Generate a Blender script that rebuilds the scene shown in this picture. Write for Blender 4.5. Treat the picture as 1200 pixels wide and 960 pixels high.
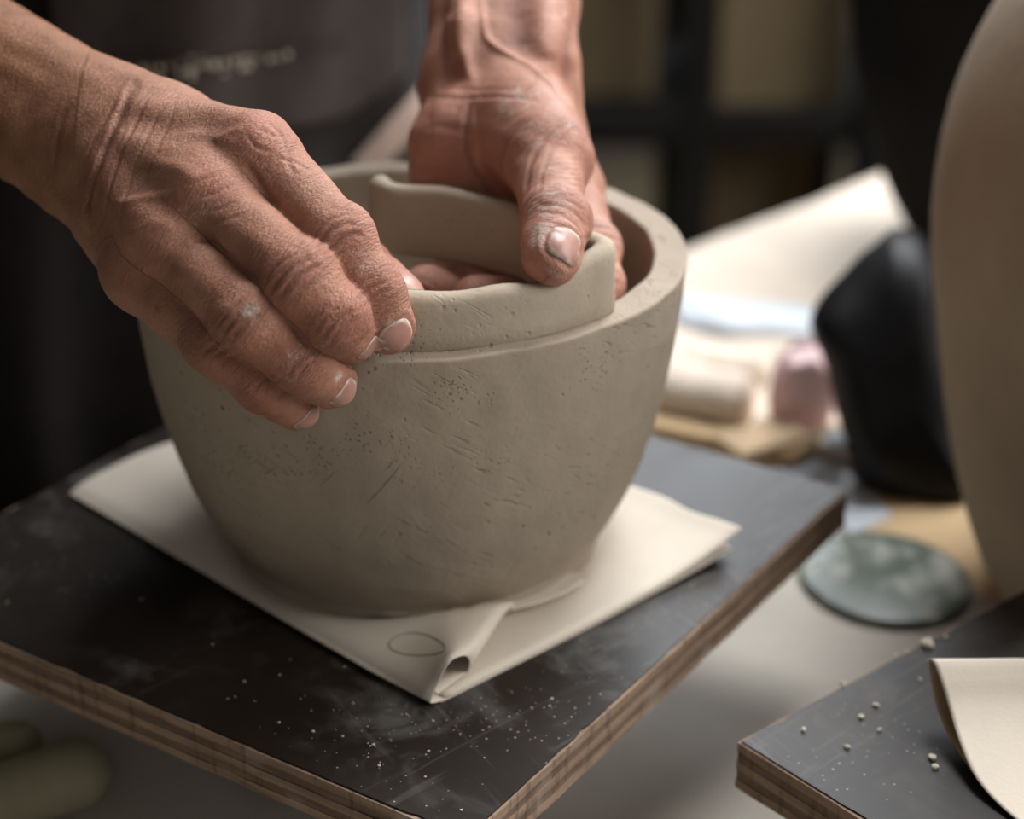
import bpy, bmesh, math, random
import numpy as np
from mathutils import Vector, Matrix, noise
from mathutils.bvhtree import BVHTree

random.seed(7); rng = np.random.default_rng(7)
for o in list(bpy.data.objects): bpy.data.objects.remove(o)
SC = bpy.context.scene
COL = SC.collection

# ------------------------------------------------------------------ camera
# the origin is the middle of the bowl's foot, on the top of the work board; +y runs away from the camera
F = 2300.0; PITCH = math.radians(25.6)
fw = np.array([0, math.cos(PITCH), -math.sin(PITCH)]); rt = np.array([1., 0, 0]); up = np.array([0, math.sin(PITCH), math.cos(PITCH)])
BH = 0.133; BR = 0.1125                                   # bowl height and radius
def ray(x, y): return fw + rt*(x-600)/F + up*(480-y)/F
CAM = np.array([0, 0, BH]) - ray(479, 291)*(2*BR*F/648)
def onz(x, y, z):
    r = ray(x, y); return CAM + r*(z-CAM[2])/r[2]
def ony(x, y, yy):
    r = ray(x, y); return CAM + r*(yy-CAM[1])/r[1]
def ond(x, y, d): return CAM + ray(x, y)*d
cd = bpy.data.cameras.new('camera'); co = bpy.data.objects.new('camera', cd); COL.objects.link(co)
cd.sensor_width = 36; cd.sensor_fit = 'HORIZONTAL'; cd.lens = F/1200*36
co.location = CAM; co.rotation_euler = (math.pi/2-PITCH, 0, 0)
cd.clip_start = 0.02; cd.clip_end = 60
cd.dof.use_dof = True; cd.dof.focus_distance = 0.684; cd.dof.aperture_fstop = 4.6
SC.camera = co

# ------------------------------------------------------------------ light
SC.view_settings.view_transform = 'Standard'; SC.view_settings.look = 'None'
SC.view_settings.gamma = 1; SC.view_settings.use_curve_mapping = False
SC.view_settings.exposure = -0.2
wd = bpy.data.worlds.new('sky'); SC.world = wd; wd.use_nodes = True
wd.node_tree.nodes['Background'].inputs[0].default_value = (0.62, 0.72, 0.9, 1)
wd.node_tree.nodes['Background'].inputs[1].default_value = 0.6
FLOOR = -0.90; CEIL = 2.5
WX = 2.1; WY0 = -2.6; WY1 = 3.2; WX0 = -2.8               # room extents
def area(name, loc, rot, sx, sy, power, colour):
    l = bpy.data.lights.new(name, 'AREA'); l.shape = 'RECTANGLE'; l.size = sx; l.size_y = sy
    l.energy = power; l.color = colour
    o = bpy.data.objects.new(name, l); COL.objects.link(o); o.location = loc; o.rotation_euler = rot
    return o
# daylight in the window openings and roof light, plus an added front fill
WIN1 = (-1.3, 0.9, 0.55, 2.25)      # y0,y1,z0,z1 in the right wall
FILL_WIN = (-0.6, 1.4, 0.5, 1.9)       # x0,x1,z0,z1 of the added fill window behind the camera
WIN3 = (0.10, 1.9, 0.80, 2.3)      # x0,x1,z0,z1 high in the back wall
area('window_daylight_right', (WX+0.03, (WIN1[0]+WIN1[1])/2, (WIN1[2]+WIN1[3])/2), (0, math.pi/2, 0), WIN1[3]-WIN1[2], WIN1[1]-WIN1[0], 92, (1.0, 0.98, 0.95))
area('added_fill_front', ((FILL_WIN[0]+FILL_WIN[1])/2, WY0-0.03, (FILL_WIN[2]+FILL_WIN[3])/2), (math.pi/2, 0, 0), FILL_WIN[1]-FILL_WIN[0], FILL_WIN[3]-FILL_WIN[2], 3, (1.0, 0.95, 0.88))  # weak fill lamp added behind the camera to lift the front faces
area('window_daylight_back', ((WIN3[0]+WIN3[1])/2, WY1+0.03, (WIN3[2]+WIN3[3])/2), (-math.pi/2, 0, 0), WIN3[1]-WIN3[0], WIN3[3]-WIN3[2], 150, (0.88, 0.94, 1.0))

SKY = (0.2, 1.8, 0.7, 2.3)         # x0,x1,y0,y1 of the roof light
area('roof_light_daylight', ((SKY[0]+SKY[1])/2, (SKY[2]+SKY[3])/2, CEIL+.06), (0, 0, 0), SKY[1]-SKY[0], SKY[3]-SKY[2], 195, (0.95, 0.97, 1.0))

# ------------------------------------------------------------------ helpers
def link(name, me, mat=None, parent=None, label=None, cat=None, group=None, kind=None, smooth=True):
    o = bpy.data.objects.new(name, me); COL.objects.link(o)
    if mat is not None and not me.materials: me.materials.append(mat)
    if parent is not None: o.parent = parent
    tag(o, label, cat, group, kind)
    if smooth:
        me.polygons.foreach_set('use_smooth', np.ones(len(me.polygons), dtype=bool))
    return o
def tag(o, label=None, cat=None, group=None, kind=None):
    if label: o['label'] = label
    if cat: o['category'] = cat
    if group: o['group'] = group
    if kind: o['kind'] = kind
    return o
def empty(name, loc=(0, 0, 0), label=None, cat=None, group=None, kind=None, rz=0):
    o = bpy.data.objects.new(name, None); COL.objects.link(o); o.location = loc; o.rotation_euler.z = rz
    o.empty_display_size = 0.02
    return tag(o, label, cat, group, kind)
def mesh(name, v, f):
    me = bpy.data.meshes.new(name); me.from_pydata([tuple(map(float, p)) for p in v], [], [tuple(map(int, q)) for q in f]); me.update(); return me
def bm_mesh(name, bm):
    me = bpy.data.meshes.new(name); bm.normal_update(); bm.to_mesh(me); bm.free(); return me
def box_mesh(name, lo, hi, bev=0.0, seg=2):
    bm = bmesh.new(); bmesh.ops.create_cube(bm, size=1)
    for v in bm.verts:
        for i in range(3): v.co[i] = lo[i] + (v.co[i]+.5)*(hi[i]-lo[i])
    if bev: bmesh.ops.bevel(bm, geom=bm.edges[:], offset=bev, segments=seg, affect='EDGES', profile=.7)
    return bm_mesh(name, bm)
def prism_mesh(name, poly, z0, z1, bev=0.0):
    """poly: list of xy, extruded z0..z1"""
    bm = bmesh.new(); vs = [bm.verts.new((p[0], p[1], z0)) for p in poly]
    f = bm.faces.new(vs); r = bmesh.ops.extrude_face_region(bm, geom=[f])
    for v in r['geom']:
        if isinstance(v, bmesh.types.BMVert): v.co.z = z1
    bmesh.ops.recalc_face_normals(bm, faces=bm.faces[:])
    if bev: bmesh.ops.bevel(bm, geom=bm.edges[:], offset=bev, segments=2, affect='EDGES')
    return bm_mesh(name, bm)
def grid_mesh(name, P):
    """P: (n,m,3) array"""
    n, m = P.shape[:2]; idx = np.arange(n*m).reshape(n, m)
    f = np.stack([idx[:-1, :-1], idx[1:, :-1], idx[1:, 1:], idx[:-1, 1:]], -1).reshape(-1, 4)
    return np_mesh(name, P.reshape(-1, 3), f)
def np_mesh(name, V, Q):
    me = bpy.data.meshes.new(name); V = np.asarray(V, np.float32); Q = np.asarray(Q, np.int32)
    me.vertices.add(len(V)); me.vertices.foreach_set('co', V.ravel())
    k = Q.shape[1]
    me.loops.add(Q.size); me.loops.foreach_set('vertex_index', Q.ravel())
    me.polygons.add(len(Q)); me.polygons.foreach_set('loop_start', np.arange(0, Q.size, k, dtype=np.int32))
    me.update(calc_edges=True); me.validate(); return me
def lathe_mesh(name, prof, seg=96, fn=None, closed=False):
    n = len(prof); V = []; 
    for i in range(seg):
        a = 2*math.pi*i/seg
        for r, z in prof:
            p = (r*math.cos(a), r*math.sin(a), z)
            V.append(fn(p, a) if fn else p)
    idx = np.arange(seg*n).reshape(seg, n); nx = np.roll(idx, -1, 0)
    f = np.stack([idx[:, :-1], nx[:, :-1], nx[:, 1:], idx[:, 1:]], -1).reshape(-1, 4)
    return np_mesh(name, V, f)
def tube_mesh(name, pts, rad, seg=10):
    pts = [np.array(p, float) for p in pts]; n = len(pts)
    rad = [rad]*n if np.isscalar(rad) else rad
    V = []; Fc = []; ref = np.array([0.13, 0.31, 0.94])
    for i, p in enumerate(pts):
        t = pts[min(i+1, n-1)]-pts[max(i-1, 0)]; t /= np.linalg.norm(t)+1e-12
        a = np.cross(t, ref); a /= np.linalg.norm(a)+1e-9; b = np.cross(t, a)
        for k in range(seg):
            w = 2*math.pi*k/seg; V.append(p+rad[i]*(a*math.cos(w)+b*math.sin(w)))
    for i in range(n-1):
        for k in range(seg):
            Fc.append((i*seg+k, i*seg+(k+1) % seg, (i+1)*seg+(k+1) % seg, (i+1)*seg+k))
    c0 = len(V); V += [pts[0], pts[-1]]
    for k in range(seg):
        Fc.append((c0, (k+1) % seg, k)); Fc.append((c0+1, (n-1)*seg+k, (n-1)*seg+(k+1) % seg))
    return mesh(name, V, Fc)
def catmull(pts, per=8):
    P = [np.array(p, float) for p in pts]; P = [2*P[0]-P[1]]+P+[2*P[-1]-P[-2]]; out = []
    for i in range(1, len(P)-2):
        for k in range(per):
            t = k/per; a, b, c, d = P[i-1:i+3]
            out.append(.5*((2*b)+(c-a)*t+(2*a-5*b+4*c-d)*t*t+(-a+3*b-3*c+d)*t**3))
    out.append(P[-2]); return np.array(out)
def nz(p, s, seed=0.0): return noise.noise(Vector((p[0]*s+seed, p[1]*s-seed*1.7, p[2]*s+seed*.6)))
def unit(v): v = np.array(v, float); return v/np.linalg.norm(v)

# ------------------------------------------------------------------ materials
class NT:
    def __init__(s, name):
        s.m = bpy.data.materials.new(name); s.m.use_nodes = True; s.t = s.m.node_tree; s.b = s.t.nodes['Principled BSDF']
        s.tc = s.t.nodes.new('ShaderNodeTexCoord')
    def n(s, typ, **k):
        x = s.t.nodes.new(typ)
        for a, v in k.items(): setattr(x, a, v)
        return x
    def put(s, sock, v):
        if hasattr(v, 'is_linked') or isinstance(v, bpy.types.NodeSocket): s.t.links.new(v, sock)
        else:
            if isinstance(v, (tuple, list)) and len(v) == 3 and sock.type == 'RGBA': v = (*v, 1)
            sock.default_value = v
    def obj(s): return s.tc.outputs['Object']
    def streak(s, vec, scale, rot):
        x = s.n('ShaderNodeMapping', vector_type='TEXTURE'); s.put(x.inputs[0], vec); x.inputs['Scale'].default_value = tuple(1/q for q in scale); x.inputs['Rotation'].default_value = rot
        return x.outputs[0]
    def mapping(s, vec, scale=(1, 1, 1), rot=(0, 0, 0), loc=(0, 0, 0)):
        x = s.n('ShaderNodeMapping'); s.put(x.inputs[0], vec); x.inputs['Scale'].default_value = scale; x.inputs['Rotation'].default_value = rot; x.inputs['Location'].default_value = loc
        return x.outputs[0]
    def noise(s, scale, detail=4, rough=.55, vec=None, dist=0.0):
        x = s.n('ShaderNodeTexNoise'); s.put(x.inputs['Vector'], vec if vec is not None else s.obj())
        x.inputs['Scale'].default_value = scale; x.inputs['Detail'].default_value = detail; x.inputs['Roughness'].default_value = rough; x.inputs['Distortion'].default_value = dist
        return x.outputs['Fac']
    def voro(s, scale, vec=None, feature='F1', rnd=1.0):
        x = s.n('ShaderNodeTexVoronoi', feature=feature); s.put(x.inputs['Vector'], vec if vec is not None else s.obj())
        x.inputs['Scale'].default_value = scale; x.inputs['Randomness'].default_value = rnd
        return x.outputs['Distance']
    def ramp(s, fac, stops):
        x = s.n('ShaderNodeValToRGB'); s.put(x.inputs[0], fac); e = x.color_ramp.elements
        while len(e) > 1: e.remove(e[-1])
        for i, (p, c) in enumerate(stops):
            if i: q = e.new(p)
            else: q = e[0]; q.position = p
            q.color = (c, c, c, 1) if np.isscalar(c) else (*c, 1)
        return x.outputs[0]
    def rng(s, v, a, b, c=0.0, d=1.0):
        x = s.n('ShaderNodeMapRange'); s.put(x.inputs[0], v)
        for i, q in enumerate((a, b, c, d)): x.inputs[i+1].default_value = q
        return x.outputs[0]
    def mix(s, fac, a, b, mode='MIX'):
        x = s.n('ShaderNodeMix', data_type='RGBA', blend_type=mode); s.put(x.inputs[0], fac); s.put(x.inputs[6], a); s.put(x.inputs[7], b); return x.outputs[2]
    def math(s, op, a, b=0.0):
        x = s.n('ShaderNodeMath', operation=op); s.put(x.inputs[0], a); s.put(x.inputs[1], b); return x.outputs[0]
    def attr(s, name, out='Fac'):
        x = s.n('ShaderNodeAttribute', attribute_name=name); return x.outputs[out]
    def bump(s, h, strength, dist=0.001, prev=None):
        x = s.n('ShaderNodeBump'); x.inputs['Strength'].default_value = strength; x.inputs['Distance'].default_value = dist; s.put(x.inputs['Height'], h)
        if prev is not None: s.put(x.inputs['Normal'], prev)
        return x.outputs[0]
    def done(s, col, rough=.6, normal=None, spec=.5, **k):
        s.put(s.b.inputs['Base Color'], col); s.put(s.b.inputs['Roughness'], rough); s.put(s.b.inputs['Specular IOR Level'], spec)
        if normal is not None: s.put(s.b.inputs['Normal'], normal)
        for a, v in k.items(): s.put(s.b.inputs[a.replace('_', ' ')], v)
        return s.m

def plain(name, col, rough=.7, var=.12, scale=30, spec=.4, bump=.15, bscale=300):
    t = NT(name); n = t.noise(scale, 5)
    c = t.mix(t.rng(n, .3, .7), tuple(x*(1-var) for x in col), tuple(min(1, x*(1+var)) for x in col))
    return t.done(c, rough, t.bump(t.noise(bscale, 3), bump, .0006), spec)

def clay_mat(name, col, speck=1.0, pit=1.0, scratch=1.0):
    t = NT(name)
    big = t.noise(14, 5, .6); fine = t.noise(420, 3)
    c = t.mix(t.rng(big, .3, .72), tuple(x*.88 for x in col), tuple(x*1.10 for x in col))
    # dark grog specks and torn pits
    m1 = t.noise(38, 4, .6)
    v = t.voro(520)
    sp = t.math('MULTIPLY', t.rng(v, .30, .16), t.rng(m1, .52, .68))
    c = t.mix(t.math('MULTIPLY', sp, .55*speck), c, tuple(x*.42 for x in col))
    sp2 = t.math('MULTIPLY', t.rng(t.voro(240), .24, .12), t.rng(t.noise(55, 3), .55, .66))
    c = t.mix(t.math('MULTIPLY', sp2, .6*speck), c, tuple(x*.45 for x in col))
    # smear scratches running diagonally
    sc = t.noise(620, 2, .5, t.streak(t.obj(), (.09, .30, 1), (0, .62, 0)), .3)
    scm = t.math('MULTIPLY', t.rng(sc, .60, .70), t.rng(t.noise(26, 3), .52, .62))
    sc3 = t.noise(420, 2, .5, t.streak(t.obj(), (.08, .25, 1), (0, -.95, 0)), .3)
    scm = t.math('MAXIMUM', scm, t.math('MULTIPLY', t.rng(sc3, .64, .72), t.rng(t.noise(19, 3, .5, t.mapping(t.obj(), loc=(3, 1, 2))), .54, .64)))
    h = t.math('ADD', t.math('MULTIPLY', fine, .25), t.math('MULTIPLY', t.noise(90, 4), .55))
    h = t.math('SUBTRACT', h, t.math('MULTIPLY', sp, .9*pit)); h = t.math('SUBTRACT', h, t.math('MULTIPLY', sp2, 1.2*pit))
    h = t.math('SUBTRACT', h, t.math('MULTIPLY', scm, .75*scratch))
    c = t.mix(t.math('MULTIPLY', scm, .22*scratch), c, tuple(x*.72 for x in col))
    return t.done(c, .82, t.bump(h, .75, .0011), .25)

M = {}
M['clay'] = clay_mat('damp_grey_clay', (.37, .305, .235))
M['clay_strip'] = clay_mat('damp_clay_strip', (.40, .335, .255), .5, .5, .2)
M['clay_jar'] = clay_mat('clay_jar', (.36, .29, .21), .2, .2, .2)
M['clay_crumb'] = plain('dry_clay_crumb', (.62, .56, .44), .9)
M['clay_roll'] = plain('olive_clay_roll', (.34, .31, .20), .8, .15, 20)

def film_mat():
    t = NT('dark_phenolic_film')
    n = t.noise(9, 6, .62); sm = t.noise(26, 5, .65, None, .6)
    c = t.mix(t.rng(n, .35, .7), (.013, .009, .0065), (.024, .0175, .013))
    dust = t.math('MULTIPLY', t.rng(sm, .50, .68), t.rng(t.noise(7, 4), .42, .60))
    scr = t.math('MULTIPLY', t.rng(t.noise(300, 2, .5, t.streak(t.obj(), (.05, 1, 1), (0, 0, .75)), .5), .60, .70), t.rng(t.noise(8, 2), .45, .6))
    scr2 = t.math('MULTIPLY', t.rng(t.noise(260, 2, .5, t.streak(t.obj(), (.05, 1, 1), (0, 0, 2.1)), .6), .62, .70), t.rng(t.noise(7, 2), .5, .6))
    scr = t.math('MAXIMUM', scr, scr2)
    speck = t.math('MULTIPLY', t.rng(t.voro(260), .12, .07), t.rng(t.noise(18, 4), .50, .62))
    c = t.mix(t.math('MULTIPLY', dust, .24), c, (.36, .35, .33))
    c = t.mix(t.math('MULTIPLY', scr, .10), c, (.40, .38, .34))
    c = t.mix(t.math('MULTIPLY', speck, .75), c, (.55, .50, .40))
    r = t.math('ADD', t.rng(n, .3, .7, .36, .46), t.math('MULTIPLY', dust, .25))
    return t.done(c, r, t.bump(t.math('ADD', t.noise(160, 3), t.math('MULTIPLY', scr, -.5)), .12, .0005), .24)
M['film'] = film_mat()
def ply_mat(name, col, ang):
    t = NT(name)
    g = t.noise(260, 4, .6, t.streak(t.obj(), (.12, .12, 1.2), (0, 0, ang)))
    pores = t.rng(t.noise(420, 2, .5, t.mapping(t.obj(), (.8, .8, .10), (0, 0, ang))), .55, .68)
    c = t.mix(t.rng(g, .3, .7), tuple(x*.65 for x in col), tuple(x*1.2 for x in col))
    c = t.mix(t.math('MULTIPLY', pores, .45), c, tuple(x*.35 for x in col))
    c = t.mix(t.rng(t.noise(35, 5), .56, .75, 0, .5), c, (.40, .36, .31))
    return t.done(c, .8, t.bump(t.math('SUBTRACT', g, t.math('MULTIPLY', pores, .6)), .5, .0008), .2)
M['ply_a'] = ply_mat('birch_ply', (.29, .20, .14), .6)
M['ply_b'] = ply_mat('brown_ply_core', (.18, .12, .083), .6)
def paper_mat(name, col):
    t = NT(name); n = t.noise(24, 6, .6); f = t.noise(900, 2)
    c = t.mix(t.rng(n, .3, .75), tuple(x*.92 for x in col), tuple(min(1, x*1.05) for x in col))
    c = t.mix(t.rng(t.noise(5, 3), .55, .75, 0, .25), c, tuple(x*.72 for x in col))
    return t.done(c, .85, t.bump(t.math('ADD', f, t.math('MULTIPLY', n, 2)), .18, .0005), .2)
M['paper'] = paper_mat('cream_kraft_paper', (.69, .61, .51))
M['pencil'] = plain('pencil_graphite', (.10, .09, .08), .6)
M['kraft'] = paper_mat('brown_paper', (.52, .37, .21))
def table_mat():
    t = NT('clay_stained_table')
    n = t.noise(5, 6, .6); w = t.noise(40, 4, .6, t.mapping(t.obj(), (.25, 2, 1), (0, 0, .75)))
    c = t.mix(t.rng(n, .35, .68), (.36, .325, .27), (.50, .45, .37))
    c = t.mix(t.rng(w, .4, .7, 0, .35), c, (.43, .39, .34))
    return t.done(c, .62, t.bump(t.noise(120, 4), .2, .0008), .35)
M['table'] = table_mat()
M['canvas'] = paper_mat('cream_canvas', (.70, .60, .50))
M['plastic_white'] = plain('thin_white_plastic', (.50, .54, .58), .4, .06)
M['wood'] = ply_mat('pale_wood', (.55, .40, .25), .2)
M['pink'] = plain('pink_plastic', (.88, .60, .60), .45, .12)
M['dark_red'] = plain('dark_red_cap', (.18, .05, .05), .5)
M['black_bag'] = plain('black_bin_liner', (.008, .008, .009), .45, .2, 30, .18, .3, 40)
M['sack'] = plain('dark_sack', (.010, .009, .008), .95, .2, 20, .1)
M['black_metal'] = plain('black_steel', (.012, .011, .010), .9, .12, 30, .08)
M['khaki'] = plain('khaki_board', (.17, .125, .070), .9, .15, 6)
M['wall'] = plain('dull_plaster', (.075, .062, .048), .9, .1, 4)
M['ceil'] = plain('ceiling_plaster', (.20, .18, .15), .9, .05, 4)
M['floor'] = plain('dark_concrete', (.075, .062, .040), .95, .25, 3, .05)
M['frame'] = plain('painted_window_frame', (.55, .54, .5), .5)
M['glass_disc'] = None
def glass_mat():
    t = NT('dusty_green_glass')
    d = t.math('MULTIPLY', t.rng(t.noise(40, 5, .65), .50, .68), .9)
    c = t.mix(d, (.10, .12, .095), (.42, .42, .36))
    return t.done(c, t.rng(d, 0, 1, .33, .7), None, .5, Transmission_Weight=t.rng(d, 0, 1, 0.12, 0.0), IOR=1.45)
M['glass_disc'] = glass_mat()

def cloth_mat(name, col, col2, scale=1500):
    t = NT(name); n = t.noise(18, 6, .65)
    wv = t.noise(scale, 2, .5, t.mapping(t.obj(), (1, 1, .3)))
    c = t.mix(t.rng(n, .35, .7), col, col2)
    c = t.mix(t.rng(wv, .4, .7, 0, .3), c, tuple(min(1, x*1.7) for x in col2))
    return t.done(c, .92, t.bump(t.math('ADD', t.math('MULTIPLY', wv, .5), n), .5, .0012), .15, Sheen_Weight=.03)
M['apron'] = cloth_mat('dark_brown_canvas_apron', (.012, .0095, .0092), (.020, .0165, .016))
M['canvas_brown'] = cloth_mat('worn_brown_canvas', (.031, .024, .022), (.052, .041, .038))
M['trousers'] = cloth_mat('black_trousers', (.012, .011, .011), (.02, .018, .018))
M['shirt'] = cloth_mat('blue_grey_shirt', (.17, .18, .23), (.24, .25, .30))
M['stitch'] = plain('frayed_pale_thread', (.52, .45, .36), .9)
M['pale_cloth'] = plain('pale_beige', (.30, .22, .18), .9)
M['hair'] = plain('grey_hair', (.12, .11, .10), .6)

def skin_mat():
    t = NT('weathered_skin')
    red = t.attr('red'); dust = t.attr('dust'); cr = t.attr('crease'); ax = t.attr('axv', 'Vector'); tan = t.attr('tan')
    mott = t.noise(55, 5, .62); mott2 = t.noise(160, 4, .6)
    base = t.mix(t.rng(mott, .32, .70), (.39, .175, .115), (.53, .28, .20))
    base = t.mix(t.rng(mott2, .45, .75, 0, .30), base, (.42, .17, .12))
    base = t.mix(tan, base, t.mix(t.rng(mott, .35, .68), (.20, .080, .038), (.335, .155, .080)))
    base = t.mix(t.math('MULTIPLY', red, t.rng(mott2, .3, .62, .35, 1)), base, (.47, .175, .13))
    spots = t.math('MULTIPLY', t.rng(t.voro(95), .20, .08), t.math('MULTIPLY', t.rng(t.noise(30, 3), .5, .62), tan))
    base = t.mix(t.math('MULTIPLY', spots, .8), base, (.13, .05, .028))
    base = t.mix(t.math('MULTIPLY', cr, .7), base, (.17, .065, .045))
    # transverse wrinkles: axv = (mm along the limb, mm round it, wrinkle weight)
    sep = t.n('ShaderNodeSeparateXYZ'); t.put(sep.inputs[0], ax)
    wr = t.noise(1.0, 4, .6, t.mapping(ax, (1.1, .24, 0)), .5)
    wr2 = t.noise(1.0, 3, .6, t.mapping(ax, (2.6, .8, 0)), .4)
    cell = t.voro(760)
    lines = t.math('ADD', t.math('MULTIPLY', wr, 1.3), t.math('MULTIPLY', wr2, .55))
    h = t.math('MULTIPLY', lines, t.math('ADD', .35, sep.outputs[2]))
    h = t.math('ADD', h, t.math('MULTIPLY', cell, .14))
    h = t.math('ADD', h, t.math('MULTIPLY', t.noise(1400, 2), .12))
    # clay dust caught on the skin
    dn = t.math('ADD', t.math('MULTIPLY', t.noise(230, 5, .7), .6), t.math('MULTIPLY', wr2, .4))
    dm = t.rng(t.math('ADD', dn, t.math('MULTIPLY', dust, .30)), .66, .80)
    dm = t.math('MULTIPLY', dm, t.rng(dust, .02, .3))
    base = t.mix(t.math('MULTIPLY', dm, .72), base, (.60, .53, .46))
    rough = t.rng(t.math('MAXIMUM', dm, mott2), .3, 1.0, .42, .75)
    t.b.subsurface_method = 'RANDOM_WALK'
    return t.done(base, rough, t.bump(h, .9, .0013), .42, Subsurface_Weight=.15, Subsurface_Radius=(.006, .002, .001), Subsurface_Scale=.6)
M['skin'] = skin_mat()
def nail_mat():
    t = NT('fingernail'); d = t.attr('edge'); g = t.noise(300, 4, .6)
    c = t.mix(t.rng(t.noise(90, 3), .3, .7), (.37, .185, .145), (.46, .255, .205))
    c = t.mix(t.rng(t.math('ADD', t.math('MULTIPLY', d, .45), t.math('MULTIPLY', g, .9)), .62, .88), c, (.60, .51, .43))
    return t.done(c, .38, t.bump(t.noise(1, 2, .5, t.mapping(t.attr('nuv', 'Vector'), (14, 1, 1))), .12, .0005), .5)
M['nail'] = nail_mat()

# ------------------------------------------------------------------ room
def joined_boxes(name, boxes):
    bm = bmesh.new()
    for lo, hi in boxes:
        r = bmesh.ops.create_cube(bm, size=1)
        for v in r['verts']:
            for i in range(3): v.co[i] = lo[i]+(v.co[i]+.5)*(hi[i]-lo[i])
    return bm_mesh(name, bm)
T = .12
link('floor', box_mesh('floor', (WX0-T, WY0-T, FLOOR-.1), (WX+T, WY1+T, FLOOR)), M['floor'], kind='structure', smooth=False)
a0, a1, c0, c1 = SKY
link('ceiling', joined_boxes('ceiling', [((WX0-T, WY0-T, CEIL), (a0, WY1+T, CEIL+.1)), ((a1, WY0-T, CEIL), (WX+T, WY1+T, CEIL+.1)), ((a0, WY0-T, CEIL), (a1, c0, CEIL+.1)), ((a0, c1, CEIL), (a1, WY1+T, CEIL+.1))]), M['ceil'], kind='structure', smooth=False)
link('window_4', joined_boxes('roof_light_bar', [((a0, (c0+c1)/2-.02, CEIL+.01), (a1, (c0+c1)/2+.02, CEIL+.04)), (((a0+a1)/2-.02, c0, CEIL+.01), ((a0+a1)/2+.02, (c0+c1)/2-.02, CEIL+.04)), (((a0+a1)/2-.02, (c0+c1)/2+.02, CEIL+.01), ((a0+a1)/2+.02, c1, CEIL+.04))]), M['frame'], kind='structure', smooth=False)
a0, a1, c0, c1 = WIN3; w = .05
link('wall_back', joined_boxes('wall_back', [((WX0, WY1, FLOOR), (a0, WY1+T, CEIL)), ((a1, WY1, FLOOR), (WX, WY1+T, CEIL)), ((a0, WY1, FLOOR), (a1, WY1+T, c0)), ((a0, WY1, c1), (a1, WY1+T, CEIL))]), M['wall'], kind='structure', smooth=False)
w3 = link('window_3', joined_boxes('window_frame', [((a0, WY1+.04, c0), (a0+w, WY1+.10, c1)), ((a1-w, WY1+.04, c0), (a1, WY1+.10, c1)), ((a0+w, WY1+.04, c0), (a1-w, WY1+.10, c0+w)), ((a0+w, WY1+.04, c1-w), (a1-w, WY1+.10, c1))]), M['frame'], kind='structure', smooth=False)
link('mullion', box_mesh('mullion', ((a0+a1)/2-.02, WY1+.05, c0+w), ((a0+a1)/2+.02, WY1+.09, c1-w)), M['frame'], w3, smooth=False)
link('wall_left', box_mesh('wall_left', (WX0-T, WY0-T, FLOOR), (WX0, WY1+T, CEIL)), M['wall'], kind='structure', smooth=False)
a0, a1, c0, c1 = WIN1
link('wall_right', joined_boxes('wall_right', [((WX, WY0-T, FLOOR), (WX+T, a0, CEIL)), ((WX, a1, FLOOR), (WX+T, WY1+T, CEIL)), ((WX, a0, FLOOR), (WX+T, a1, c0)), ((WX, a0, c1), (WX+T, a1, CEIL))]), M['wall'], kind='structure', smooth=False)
w = .05
w1 = link('window_1', joined_boxes('window_frame', [((WX+.04, a0, c0), (WX+.10, a0+w, c1)), ((WX+.04, a1-w, c0), (WX+.10, a1, c1)), ((WX+.04, a0+w, c0), (WX+.10, a1-w, c0+w)), ((WX+.04, a0+w, c1-w), (WX+.10, a1-w, c1))]), M['frame'], kind='structure', smooth=False)
for k in (1, 2): link('mullion', box_mesh('mullion', (WX+.05, a0+(a1-a0)*k/3-.02, c0+w), (WX+.09, a0+(a1-a0)*k/3+.02, c1-w)), M['frame'], w1, smooth=False)
a0, a1, c0, c1 = FILL_WIN
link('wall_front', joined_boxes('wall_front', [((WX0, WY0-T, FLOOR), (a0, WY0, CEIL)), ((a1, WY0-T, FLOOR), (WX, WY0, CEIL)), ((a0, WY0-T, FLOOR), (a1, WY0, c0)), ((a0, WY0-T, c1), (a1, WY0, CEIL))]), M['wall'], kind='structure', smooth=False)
w2 = link('fill_window', joined_boxes('window_frame', [((a0, WY0-.10, c0), (a0+w, WY0-.04, c1)), ((a1-w, WY0-.10, c0), (a1, WY0-.04, c1)), ((a0+w, WY0-.10, c0), (a1-w, WY0-.04, c0+w)), ((a0+w, WY0-.10, c1-w), (a1-w, WY0-.04, c1))]), M['frame'], kind='structure', smooth=False)  # frame of the opening added for the front fill
link('mullion', box_mesh('mullion', ((a0+a1)/2-.02, WY0-.09, c0+w), ((a0+a1)/2+.02, WY0-.05, c1-w)), M['frame'], w2, smooth=False)

# ------------------------------------------------------------------ table (its long edge runs diagonally behind the board)
TZ = -0.09
E1 = np.array([.707, .707]); N1 = np.array([.707, -.707])        # along the edge; away from the potter
TC = onz(1052, 196, TZ)[:2]                                       # far corner in view
def tq(a, b): return TC-E1*a+N1*b                                 # a: towards the camera along the edge, b: across the table
tab = empty('work_table', (*tq(.8, .5), FLOOR), 'clay-stained wooden work table under the boards and the bowl', 'table')
def tl(me): # to table-local
    me.transform(Matrix.Translation((-tq(.8, .5)[0], -tq(.8, .5)[1], -FLOOR))); return me
link('table_top', tl(prism_mesh('table_top', [tq(0, 0), tq(1.7, 0), tq(1.7, 1.0), tq(0, 1.0)], TZ-.035, TZ, .003)), M['table'], tab, smooth=False)
for a in (.08, 1.62):
    for b in (.08, .92):
        p = tq(a, b)
        link('leg', tl(box_mesh('leg', (p[0]-.035, p[1]-.035, FLOOR), (p[0]+.035, p[1]+.035, TZ-.035), .004)), M['wood'], tab, smooth=False)
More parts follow.
